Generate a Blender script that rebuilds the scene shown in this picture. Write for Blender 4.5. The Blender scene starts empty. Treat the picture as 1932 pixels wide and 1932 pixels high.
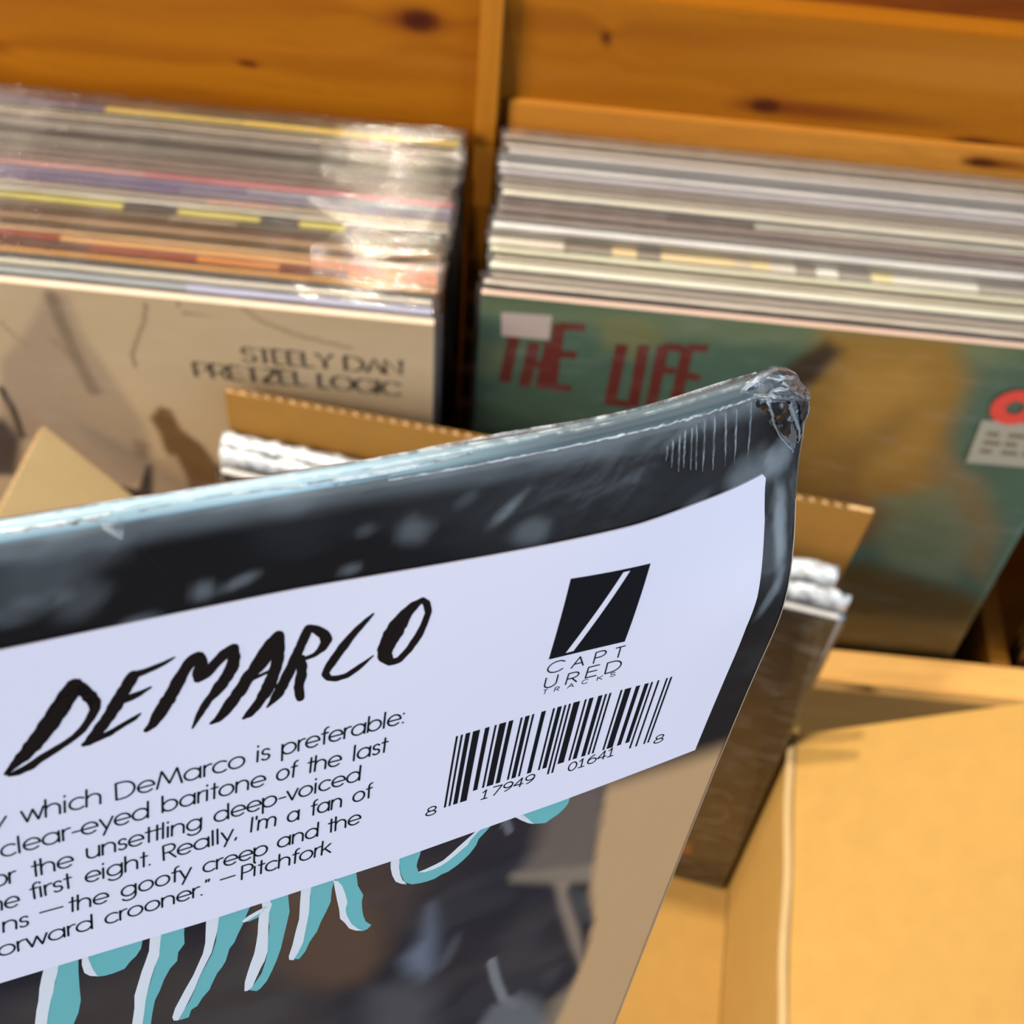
import bpy, bmesh, math, random
import numpy as np
from mathutils import Vector, Matrix
random.seed(7); rng = np.random.default_rng(7)
SC = bpy.context.scene
COL = SC.collection
UP = 0.835                       # the local frame (bin floor at z 0) sits this high above the shop floor

# ------------------------------------------------------------------ camera, light, exposure
PITCH, ROLL = math.radians(49.7), math.radians(5.74)
cF = Vector((0, math.cos(PITCH), -math.sin(PITCH)))
cU0 = Vector((0, math.sin(PITCH), math.cos(PITCH))); cR0 = Vector((1, 0, 0))
cR = cR0 * math.cos(ROLL) + cU0 * math.sin(ROLL)
cU = cU0 * math.cos(ROLL) - cR0 * math.sin(ROLL)
cam = bpy.data.cameras.new('camera'); cam_o = bpy.data.objects.new('camera', cam); COL.objects.link(cam_o)
cam.sensor_width = 36.0; cam.lens = 36.0 * 2500 / 1932; cam.clip_start = 0.01; cam.clip_end = 50
cam_o.matrix_world = Matrix(((cR.x, cU.x, -cF.x, 0.0258), (cR.y, cU.y, -cF.y, -0.505), (cR.z, cU.z, -cF.z, 0.7463 + UP), (0, 0, 0, 1)))
cam.dof.use_dof = True; cam.dof.focus_distance = 0.172; cam.dof.aperture_fstop = 38
SC.camera = cam_o

world = bpy.data.worlds.new('shop daylight'); SC.world = world; world.use_nodes = True
wn = world.node_tree; bg = wn.nodes['Background']
bg.inputs[0].default_value = (0.74, 0.86, 1.0, 1); bg.inputs[1].default_value = 0.42

def lamp(name, kind, loc, energy, color, size=0.05, size_y=None, aim=None):
    l = bpy.data.lights.new(name, kind); l.energy = energy; l.color = color
    o = bpy.data.objects.new(name, l); COL.objects.link(o); o.location = (loc[0], loc[1], loc[2] + UP)
    if kind == 'AREA':
        l.shape = 'RECTANGLE'; l.size = size; l.size_y = size_y or size
    else:
        l.shadow_soft_size = size
    if aim is not None:
        d = Vector(aim) - Vector(loc); o.rotation_euler = d.to_track_quat('-Z', 'Y').to_euler()
    return o
lamp('ceiling_lamp', 'POINT', (-0.18, -0.005, 1.42), 62, (1.0, 0.87, 0.69), 0.028)
lamp('fill_light', 'AREA', (-1.25, -0.95, 1.25), 62, (1.0, 0.88, 0.72), 0.7, 0.7, (0.0, 0.0, 0.2))  # added warm fill for the bin fronts, no such lamp seen
lamp('shop_window', 'AREA', (1.7, -1.2, 0.75), 30, (0.72, 0.86, 1.0), 1.3, 1.5, (0.05, -0.38, 0.6))
lamp('back_window', 'AREA', (-0.3, 2.35, 2.0), 22, (0.70, 0.86, 1.0), 1.6, 0.9, (0.0, -0.3, 0.5))
SC.view_settings.view_transform = 'Standard'; SC.view_settings.look = 'None'
SC.view_settings.exposure = 0.0; SC.view_settings.gamma = 1.0; SC.view_settings.use_curve_mapping = False
SC.cycles.transparent_max_bounces = 40; SC.cycles.max_bounces = 8
SC.cycles.caustics_reflective = False; SC.cycles.caustics_refractive = False
SC.cycles.sample_clamp_indirect = 4.0

# ------------------------------------------------------------------ helpers
def lin(c):
    return tuple((x / 255 / 12.92) if x / 255 <= 0.04045 else ((x / 255 + 0.055) / 1.055) ** 2.4 for x in c[:3])
def lina(c):
    c = np.asarray(c, float) / 255
    return np.where(c <= 0.04045, c / 12.92, ((c + 0.055) / 1.055) ** 2.4)

def mat(name, color=(0.8, 0.8, 0.8), rough=0.5, attr=None, coat=0.0, coat_rough=0.1, bump=None, noise=None, spec=0.5, metallic=0.0):
    m = bpy.data.materials.new(name); m.use_nodes = True; nt = m.node_tree
    b = nt.nodes['Principled BSDF']
    b.inputs['Base Color'].default_value = (*color, 1); b.inputs['Roughness'].default_value = rough
    b.inputs['Specular IOR Level'].default_value = spec; b.inputs['Metallic'].default_value = metallic
    b.inputs['Coat Weight'].default_value = coat; b.inputs['Coat Roughness'].default_value = coat_rough
    src = None
    if attr:
        a = nt.nodes.new('ShaderNodeAttribute'); a.attribute_name = attr; src = a.outputs['Color']
        nt.links.new(src, b.inputs['Base Color'])
    if noise:                                            # (scale, contrast) fine mottling of the base colour
        tc = nt.nodes.new('ShaderNodeTexCoord'); n = nt.nodes.new('ShaderNodeTexNoise')
        mp = nt.nodes.new('ShaderNodeMapping'); mp.inputs['Scale'].default_value = noise[2] if len(noise) > 2 else (1, 1, 1)
        nt.links.new(tc.outputs['Object'], mp.inputs[0]); nt.links.new(mp.outputs[0], n.inputs['Vector'])
        n.inputs['Scale'].default_value = noise[0]; n.inputs['Detail'].default_value = 4
        mr = nt.nodes.new('ShaderNodeMapRange'); mr.inputs['To Min'].default_value = 1 - noise[1]; mr.inputs['To Max'].default_value = 1 + noise[1]
        mr.inputs['From Min'].default_value = 0.25; mr.inputs['From Max'].default_value = 0.75
        nt.links.new(n.outputs[0], mr.inputs[0])
        mx = nt.nodes.new('ShaderNodeMix'); mx.data_type = 'RGBA'; mx.blend_type = 'MULTIPLY'; mx.inputs[0].default_value = 1
        if src: nt.links.new(src, mx.inputs[6])
        else: mx.inputs[6].default_value = (*color, 1)
        nt.links.new(mr.outputs[0], mx.inputs[7]); nt.links.new(mx.outputs[2], b.inputs['Base Color'])
    if bump:                                             # (scale, strength, distance)
        tc = nt.nodes.new('ShaderNodeTexCoord'); n = nt.nodes.new('ShaderNodeTexNoise')
        nt.links.new(tc.outputs['Object'], n.inputs['Vector']); n.inputs['Scale'].default_value = bump[0]; n.inputs['Detail'].default_value = 3
        bp = nt.nodes.new('ShaderNodeBump'); bp.inputs['Strength'].default_value = bump[1]; bp.inputs['Distance'].default_value = bump[2]
        nt.links.new(n.outputs[0], bp.inputs['Height']); nt.links.new(bp.outputs[0], b.inputs['Normal'])
        if coat: nt.links.new(bp.outputs[0], b.inputs['Coat Normal'])
    return m

def film_mat(name, haze=0.05, gloss_rough=0.2, bump=(120, 0.4, 0.0006), tint=(0.93, 0.96, 1.0), haze_scale=60, boost=1.0, haze_rng=(0.5, 0.8), stretch=(1, 1, 1), cloud_glare=None):
    """clear plastic film: see-through, with a fresnel gloss, wrinkle bump and patchy cloudiness"""
    m = bpy.data.materials.new(name); m.use_nodes = True; nt = m.node_tree; N = nt.nodes; L = nt.links
    for n in list(N): N.remove(n)
    out = N.new('ShaderNodeOutputMaterial'); tr = N.new('ShaderNodeBsdfTransparent'); gl = N.new('ShaderNodeBsdfGlossy'); df = N.new('ShaderNodeBsdfDiffuse')
    tr.inputs[0].default_value = (0.995, 0.997, 1.0, 1); gl.inputs['Roughness'].default_value = gloss_rough; df.inputs[0].default_value = (*tint, 1)
    tc = N.new('ShaderNodeTexCoord'); mp = N.new('ShaderNodeMapping'); mp.inputs['Scale'].default_value = stretch
    L.new(tc.outputs['Object'], mp.inputs[0])
    nz = N.new('ShaderNodeTexNoise'); nz.inputs['Scale'].default_value = bump[0]; nz.inputs['Detail'].default_value = 4; L.new(mp.outputs[0], nz.inputs['Vector'])
    bp = N.new('ShaderNodeBump'); bp.inputs['Strength'].default_value = bump[1]; bp.inputs['Distance'].default_value = bump[2]
    L.new(nz.outputs[0], bp.inputs['Height']); L.new(bp.outputs[0], gl.inputs['Normal'])
    fr = N.new('ShaderNodeFresnel'); fr.inputs[0].default_value = 1.5; L.new(bp.outputs[0], fr.inputs['Normal'])
    fm = N.new('ShaderNodeMath'); fm.operation = 'MULTIPLY'; fm.inputs[1].default_value = boost; fm.use_clamp = True; L.new(fr.outputs[0], fm.inputs[0])
    hz = N.new('ShaderNodeTexNoise'); hz.inputs['Scale'].default_value = haze_scale; hz.inputs['Detail'].default_value = 3; L.new(mp.outputs[0], hz.inputs['Vector'])
    mr = N.new('ShaderNodeMapRange'); mr.inputs['From Min'].default_value = haze_rng[0]; mr.inputs['From Max'].default_value = haze_rng[1]; mr.inputs['To Max'].default_value = haze * 2
    mr.inputs['To Min'].default_value = haze * 0.25
    L.new(hz.outputs[0], mr.inputs[0])
    m1 = N.new('ShaderNodeMixShader')
    if cloud_glare:
        at = N.new('ShaderNodeAttribute'); at.attribute_name = cloud_glare; L.new(at.outputs['Fac'], m1.inputs[0])
    else: L.new(mr.outputs[0], m1.inputs[0])
    L.new(tr.outputs[0], m1.inputs[1]); L.new(df.outputs[0], m1.inputs[2])
    m2 = N.new('ShaderNodeMixShader'); L.new(fm.outputs[0], m2.inputs[0]); L.new(m1.outputs[0], m2.inputs[1]); L.new(gl.outputs[0], m2.inputs[2])
    L.new(m2.outputs[0], out.inputs[0])
    return m

def mesh_obj(name, verts, faces, mats, parent=None, colors=None, fmat=None, smooth=False):
    me = bpy.data.meshes.new(name); me.from_pydata([tuple(map(float, p)) for p in verts], [], [tuple(map(int, q)) for q in faces])
    for m in (mats if isinstance(mats, (list, tuple)) else [mats]): me.materials.append(m)
    if fmat is not None: me.polygons.foreach_set('material_index', np.asarray(fmat, np.int32))
    if colors is not None:
        at = me.color_attributes.new('print', 'FLOAT_COLOR', 'POINT')
        c = np.ones((len(verts), 4), np.float32); c[:, :3] = colors; at.data.foreach_set('color', c.ravel())
    if smooth: me.polygons.foreach_set('use_smooth', np.ones(len(me.polygons), bool))
    me.update()
    o = bpy.data.objects.new(name, me); COL.objects.link(o)
    if parent: o.parent = parent
    return o
def tag(o, label, cat, group=None, kind=None):
    o['label'] = label; o['category'] = cat
    if group: o['group'] = group
    if kind: o['kind'] = kind
    return o
def thing(name, label, cat, loc=(0, 0, 0), group=None):
    o = bpy.data.objects.new(name, None); COL.objects.link(o); o.location = loc; o.empty_display_size = 0.02
    return tag(o, label, cat, group)

class MB:
    """collects boxes, prisms and strips into one mesh"""
    def __init__(s): s.v = []; s.f = []; s.m = []; s.c = []
    def add(s, vs, fs, mi=0, col=(1, 1, 1)):
        b = len(s.v); s.v += [tuple(p) for p in vs]; s.f += [tuple(b + i for i in q) for q in fs]; s.m += [mi] * len(fs); s.c += [col] * len(vs)
    def prism(s, pts, ext, mi=0, col=(1, 1, 1)):
        """pts: 3-D outline, ext: extrusion vector"""
        n = len(pts); a = [Vector(p) for p in pts]; e = Vector(ext); b = [p + e for p in a]
        s.add(a + b, [tuple(range(n))[::-1], tuple(range(n, 2 * n))] + [(i, (i + 1) % n, n + (i + 1) % n, n + i) for i in range(n)], mi, col)
    def box(s, lo, hi, mi=0, col=(1, 1, 1)):
        s.prism([(lo[0], lo[1], lo[2]), (hi[0], lo[1], lo[2]), (hi[0], hi[1], lo[2]), (lo[0], hi[1], lo[2])], (0, 0, hi[2] - lo[2]), mi, col)
    def strip(s, rows, mi=0, col=(1, 1, 1), closed=False):
        """rows: list of equally long point lists"""
        n = len(rows[0]); vs = [p for r in rows for p in r]; fs = []
        for i in range(len(rows) - 1):
            for j in range(n if closed else n - 1):
                k = (j + 1) % n; fs.append((i * n + j, i * n + k, (i + 1) * n + k, (i + 1) * n + j))
        s.add(vs, fs, mi, col)
    def build(s, name, mats, parent=None, colors=False, smooth=False, bevel=0, fix=True):
        o = mesh_obj(name, s.v, s.f, mats, parent, np.array(s.c) if colors else None, s.m, smooth)
        if fix:
            bm = bmesh.new(); bm.from_mesh(o.data); bmesh.ops.recalc_face_normals(bm, faces=bm.faces); bm.to_mesh(o.data); bm.free()
        if bevel:
            md = o.modifiers.new('bevel', 'BEVEL'); md.width = bevel; md.segments = 2; md.limit_method = 'ANGLE'
        return o

# painted / printed surfaces: colours laid on by (x, y) in millimetres of the sheet itself
def seg_dist(X, Y, pts, closed=False):
    d = np.full(X.shape, 1e9); inside = np.zeros(X.shape, bool)
    n = len(pts)
    for i in range(n if closed else n - 1):
        x0, y0 = pts[i]; x1, y1 = pts[(i + 1) % n]; dx, dy = x1 - x0, y1 - y0
        u = np.clip(((X - x0) * dx + (Y - y0) * dy) / max(dx * dx + dy * dy, 1e-9), 0, 1)
        d = np.minimum(d, np.hypot(X - x0 - u * dx, Y - y0 - u * dy))
        if closed:
            cr = (y0 > Y) != (y1 > Y); xx = x0 + (Y - y0) / (dy if abs(dy) > 1e-9 else 1e-9) * dx; inside ^= cr & (X < xx)
    return np.where(inside, -d, d) if closed else d
def sstep(a, b, x):
    u = np.clip((x - a) / (b - a), 0, 1); return u * u * (3 - 2 * u)
def paint(C, w, rgb):
    w = w[..., None]; return C * (1 - w) + lina(rgb) * w
def paint_ops(C, X, Y, ops, gain=1.0):
    for kind, pts, wd, rgb, a in ops:
        rgb = tuple(min(255, q * gain) for q in rgb)
        d = seg_dist(X, Y, pts, kind == 'poly')
        w = a * (1 - sstep(-wd * .7, wd * .7, d)) if kind == 'poly' else a * (1 - sstep(wd * .25, wd * .75, d))
        C = paint(C, w, rgb)
    return C
def vnoise(X, Y, seed, octaves=3):
    """smooth value noise on arrays"""
    r = np.random.default_rng(seed); T = r.random((64, 64)); out = np.zeros(X.shape); amp = 1; tot = 0
    for o in range(octaves):
        xi = np.floor(X).astype(int); yi = np.floor(Y).astype(int); fx = X - xi; fy = Y - yi
        fx = fx * fx * (3 - 2 * fx); fy = fy * fy * (3 - 2 * fy)
        g = lambda i, j: T[(xi + i) % 64, (yi + j) % 64]
        out += amp * ((g(0, 0) * (1 - fx) + g(1, 0) * fx) * (1 - fy) + (g(0, 1) * (1 - fx) + g(1, 1) * fx) * fy); tot += amp
        X = X * 2.03 + 11; Y = Y * 2.03 + 7; amp *= .5
    return out / tot

# ------------------------------------------------------------------ single-line lettering (x-height 1, capitals 1.45)
def arc(cx, cy, rx, ry, a0, a1, n=16):
    return [(cx + rx * math.cos(math.radians(a0 + (a1 - a0) * i / n)), cy + ry * math.sin(math.radians(a0 + (a1 - a0) * i / n))) for i in range(n + 1)]
ring = lambda cx, cy, rx, ry: arc(cx, cy, rx, ry, 0, 360, 24)
K = 1.45
GL = {
 'a': (1.25, [ring(.5, .5, .5, .5), [(1, 1), (1, 0)]]), 'b': (1.2, [[(0, 1.5), (0, 0)], ring(.5, .5, .5, .5)]),
 'c': (1.02, [arc(.5, .5, .5, .5, 48, 312)]), 'd': (1.25, [ring(.5, .5, .5, .5), [(1, 1.5), (1, 0)]]),
 'e': (1.16, [[(0, .5), (1, .5)] + arc(.5, .5, .5, .5, 0, 315, 22)[1:]]), 'f': (.58, [[(.2, 0), (.2, 1.2)] + arc(.45, 1.2, .25, .3, 180, 85, 6), [(0, 1), (.46, 1)]]),
 'g': (1.25, [ring(.5, .5, .5, .5), [(1, 1), (1, -.02)] + arc(.5, -.02, .5, .46, 0, -150, 10)]),
 'h': (1.08, [[(0, 1.5), (0, 0)], arc(.42, .58, .42, .42, 180, 0, 10) + [(.84, 0)]]), 'i': (.34, [[(.05, 1), (.05, 0)], [(.05, 1.36), (.05, 1.44)]]),
 'k': (.85, [[(0, 1.5), (0, 0)], [(.66, 1), (.03, .45)], [(.22, .62), (.72, 0)]]), 'l': (.34, [[(.05, 1.5), (.05, 0)]]),
 'm': (1.66, [[(0, 1), (0, 0)], arc(.36, .62, .36, .38, 180, 0, 10) + [(.72, 0)], arc(1.08, .62, .36, .38, 180, 0, 10) + [(1.44, 0)]]),
 'n': (1.08, [[(0, 1), (0, 0)], arc(.42, .58, .42, .42, 180, 0, 10) + [(.84, 0)]]), 'o': (1.2, [ring(.5, .5, .5, .5)]),
 'p': (1.2, [[(0, 1), (0, -.5)], ring(.5, .5, .5, .5)]), 'r': (.56, [[(0, 1), (0, 0)], arc(.36, .6, .36, .4, 180, 75, 6)]),
 's': (.72, [arc(.28, .75, .25, .25, 30, 250, 9) + arc(.27, .26, .27, .26, 95, -150, 10)]), 't': (.58, [[(.22, 1.42), (.22, 0)], [(0, 1), (.46, 1)]]),
 'u': (1.05, [[(0, 1), (0, .42)] + arc(.41, .42, .41, .42, 180, 360, 10) + [(.82, 1)], [(.82, .5), (.82, 0)]]), 'v': (.92, [[(0, 1), (.4, 0), (.8, 1)]]),
 'w': (1.42, [[(0, 1), (.33, 0), (.66, .95), (.99, 0), (1.3, 1)]]), 'y': (.95, [[(0, 1), (.42, 0)], [(.82, 1), (.2, -.5)]]),
 'D': (1.32, [[(0, 0), (0, K), (.4, K)] + arc(.4, K / 2, .72, K / 2, 90, -90, 14) + [(0, 0)]]), 'M': (1.72, [[(0, 0), (.3, K), (.78, .25), (1.26, K), (1.56, 0)]]),
 'R': (.98, [[(0, 0), (0, K), (.42, K)] + arc(.42, 1.07, .38, .38, 90, -90, 10) + [(0, .69)], [(.36, .69), (.82, 0)]]),
 'P': (.92, [[(0, 0), (0, K), (.42, K)] + arc(.42, 1.06, .39, .39, 90, -90, 10) + [(0, .67)]]), 'I': (.34, [[(.05, K), (.05, 0)]]),
 'C': (1.2, [arc(.62, K / 2, .62, K / 2, 42, 318, 18)]), 'A': (1.15, [[(0, 0), (.52, K), (1.04, 0)], [(.18, .48), (.86, .48)]]), 'T': (.95, [[(0, K), (.84, K)], [(.42, K), (.42, 0)]]),
 'U': (1.1, [[(0, K), (0, .48)] + arc(.47, .48, .47, .48, 180, 360, 12) + [(.94, K)]]), 'E': (.86, [[(.74, K), (0, K), (0, 0), (.74, 0)], [(0, .75), (.66, .75)]]),
 'K': (.98, [[(0, K), (0, 0)], [(.82, K), (0, .62)], [(.25, .85), (.86, 0)]]), 'S': (.86, [arc(.37, 1.08, .33, .37, 30, 250, 10) + arc(.37, .37, .37, .37, 95, -150, 11)]),
 'N': (1.15, [[(0, 0), (0, K), (1, 0), (1, K)]]), 'Y': (1.0, [[(0, K), (.45, .7), (.9, K)], [(.45, .7), (.45, 0)]]), 'L': (.8, [[(0, K), (0, 0), (.7, 0)]]),
 'Z': (.95, [[(0, K), (.84, K), (0, 0), (.84, 0)]]), 'O': (1.45, [ring(.66, K / 2, .66, K / 2)]), 'G': (1.35, [arc(.64, K / 2, .64, K / 2, 45, 345, 18) + [(1.26, .62), (.8, .62)]]),
 '0': (1.0, [ring(.42, K / 2, .42, K / 2)]), '1': (1.0, [[(.12, 1.12), (.46, K), (.46, 0)], [(.12, 0), (.8, 0)]]), '4': (1.0, [[(.66, 0), (.66, K), (0, .42), (.9, .42)]]),
 '6': (1.0, [arc(.44, .44, .44, .44, 0, 360, 18), arc(.9, .5, .9, .95, 180, 108, 8)]), '7': (1.0, [[(0, K), (.84, K), (.28, 0)]]),
 '9': (1.0, [arc(.44, 1.01, .44, .44, 0, 360, 18), arc(-.02, .95, .9, .95, 0, -72, 8)]), '8': (1.0, [ring(.42, 1.09, .35, .36), ring(.42, .37, .42, .37)]),
 '.': (.34, [[(.06, .02), (.06, .06)]]), ',': (.34, [[(.1, .06), (.02, -.16)]]), ':': (.34, [[(.06, .02), (.06, .06)], [(.06, .9), (.06, .94)]]), "'": (.28, [[(.06, 1.45), (.06, 1.15)]]),
 '-': (.62, [[(.04, .5), (.5, .5)]]), '–': (1.0, [[(0, .5), (1.0, .5)]]), '”': (.5, [[(.06, 1.5), (.02, 1.28)], [(.26, 1.5), (.22, 1.28)]]), ' ': (.5, []),
}
def ribbon(pts, widths, caps=True):
    """2-D quads and round joints along a stroke; returns verts, faces"""
    V, Fc = [], []
    for i in range(len(pts) - 1):
        (x0, y0), (x1, y1) = pts[i], pts[i + 1]; L = math.hypot(x1 - x0, y1 - y0)
        if L < 1e-6: continue
        nx, ny = -(y1 - y0) / L, (x1 - x0) / L; a, b = widths[i] / 2, widths[i + 1] / 2; k = len(V)
        V += [(x0 + nx * a, y0 + ny * a), (x0 - nx * a, y0 - ny * a), (x1 - nx * b, y1 - ny * b), (x1 + nx * b, y1 + ny * b)]; Fc.append((k, k + 1, k + 2, k + 3))
    for (x, y), w_ in zip(pts, widths) if caps else ():
        k = len(V); V += [(x + w_ / 2 * math.cos(j * math.pi / 4), y + w_ / 2 * math.sin(j * math.pi / 4)) for j in range(8)]; Fc.append(tuple(range(k, k + 8)))
    return V, Fc
def word_strokes(txt, s0, t0, s1, t1, xh, width, down=1):
    """strokes of a word fitted between two baseline points; down=1: second coordinate grows downwards"""
    adv = sum(GL[c][0] for c in txt); last = GL[txt[-1]][0]; adv -= max(last * 0.12, .1) if last > .4 else .2
    L = math.hypot(s1 - s0, t1 - t0); k = L / max(adv, .3)
    ux, uy = (s1 - s0) / L, (t1 - t0) / L; px, py = (uy, -ux) if down else (-uy, ux)
    if len(txt) == 1 and txt in "I1il'": k = xh
    out = []; x = 0
    for c in txt:
        for st in GL[c][1]:
            out.append(([(s0 + ux * (x + a) * k + px * b * xh, t0 + uy * (x + a) * k + py * b * xh) for a, b in st], width))
        x += GL[c][0]
    return out
def flat_poly(pts, maxlen):
    """triangulated, evenly subdivided 2-D polygon"""
    bm = bmesh.new(); f = bm.faces.new([bm.verts.new((p[0], p[1], 0)) for p in pts]); bmesh.ops.triangulate(bm, faces=[f])
    for _ in range(9):
        long = [e for e in bm.edges if e.calc_length() > maxlen]
        if not long: break
        bmesh.ops.subdivide_edges(bm, edges=long, cuts=1); bmesh.ops.triangulate(bm, faces=[q for q in bm.faces if len(q.verts) > 3])
    V = [(v_.co.x, v_.co.y) for v_ in bm.verts]; bm.verts.index_update(); Fc = [tuple(v_.index for v_ in q.verts) for q in bm.faces]; bm.free()
    return V, Fc

# ------------------------------------------------------------------ measured outlines, in millimetres on each sheet
BEND = [(0.0,45.7,0.41),(0.0,35.7,0.92),(-0.0,30.5,0.04),(0.0,27.5,-0.85),(-0.0,24.0,-1.99),(0.0,17.5,-4.81),(-5.9,61.5,-0.06),(-5.9,43.5,0.75),(-5.9,36.6,0.99),(-5.9,31.3,0.99),(-5.9,25.7,-0.39),(-5.9,21.1,-2.21),(-5.9,15.6,-4.6),(-96.7,14.6,-0.08),(-83.3,14.6,-0.15),(-68.5,14.6,-0.14),(-42.3,14.6,0.88),(-35.6,14.6,0.85),(-28.2,14.6,0.64),(-19.9,14.6,-0.7),(-6.9,14.6,-3.7),(-30.5,2.5,-1.12),(-24.4,2.5,-1.66),(-19.5,2.5,-2.28),(-14.0,2.5,-3.48),(-41.3,2.5,-0.38),(0.0,62.0,-0.1),(0.0,90.0,-0.5),(0.0,140.0,-0.8),(-30.0,62.0,0.0),(-60.0,65.0,0.0),(-100.0,65.0,0.0),(-60.0,120.0,0.0),(-30.0,130.0,-0.3),(-100.0,2.5,0.0),(-80.0,2.5,0.0),(-60.0,2.5,0.0),(-30.0,40.0,0.5),(-60.0,40.0,0.2),(-150.0,2.5,0.0),(-150.0,150.0,0.0),(-50.0,315.0,0.0),(0.0,315.0,-0.5),(-315.0,0.0,0.0),(-315.0,315.0,0.0),(0.0,7.0,-7.4),(-8.0,2.5,-4.2),(0.0,0.0,-9.0),(-3.0,10.0,-5.8)]
WORDS = [('y',-99.83,38.93,-97.66,38.87),('which',-96.34,38.74,-88.34,38.96),('DeMarco',-86.87,39.05,-73.04,38.9),('is',-71.74,38.72,-70.19,38.71),('preferable:',-68.84,38.66,-54.37,38.14),('clear-eyed',-98.56,43.31,-83.44,43.28),('baritone',-82.03,43.08,-70.55,43.0),('of',-69.26,42.85,-66.94,42.88),('the',-65.62,42.86,-61.61,42.84),('last',-60.11,42.73,-55.92,42.59),('for',-100.46,47.76,-97.47,47.83),('the',-95.77,47.88,-91.58,47.86),('unsettling',-90.14,47.46,-77.61,47.53),('deep-voiced',-76.21,47.26,-58.8,46.6),('the',-101.14,51.78,-97.41,52.02),('first',-96.11,51.62,-91.85,51.52),('eight.',-90.41,51.51,-83.36,51.55),('Really,',-81.89,51.43,-73.52,51.12),("I'm",-71.93,50.73,-68.97,50.81),('a',-67.47,50.9,-66.02,50.87),('fan',-64.59,50.82,-60.74,50.71),('of',-59.34,50.59,-56.98,50.44),('ns',-99.26,55.86,-96.6,55.99),('–',-95.41,55.24,-93.33,55.32),('the',-92.34,55.82,-88.1,55.94),('goofy',-86.63,55.93,-78.75,55.94),('creep',-77.31,55.88,-69.62,55.67),('and',-68.42,55.26,-63.34,55.14),('the',-62.08,55.12,-57.96,54.9),('orward',-99.98,60.05,-89.86,60.05),('crooner.”',-88.51,60.09,-76.35,60.0),('–',-75.18,59.03,-73.69,58.98),('Pitchfork',-72.63,59.29,-61.43,59.14)]
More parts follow.
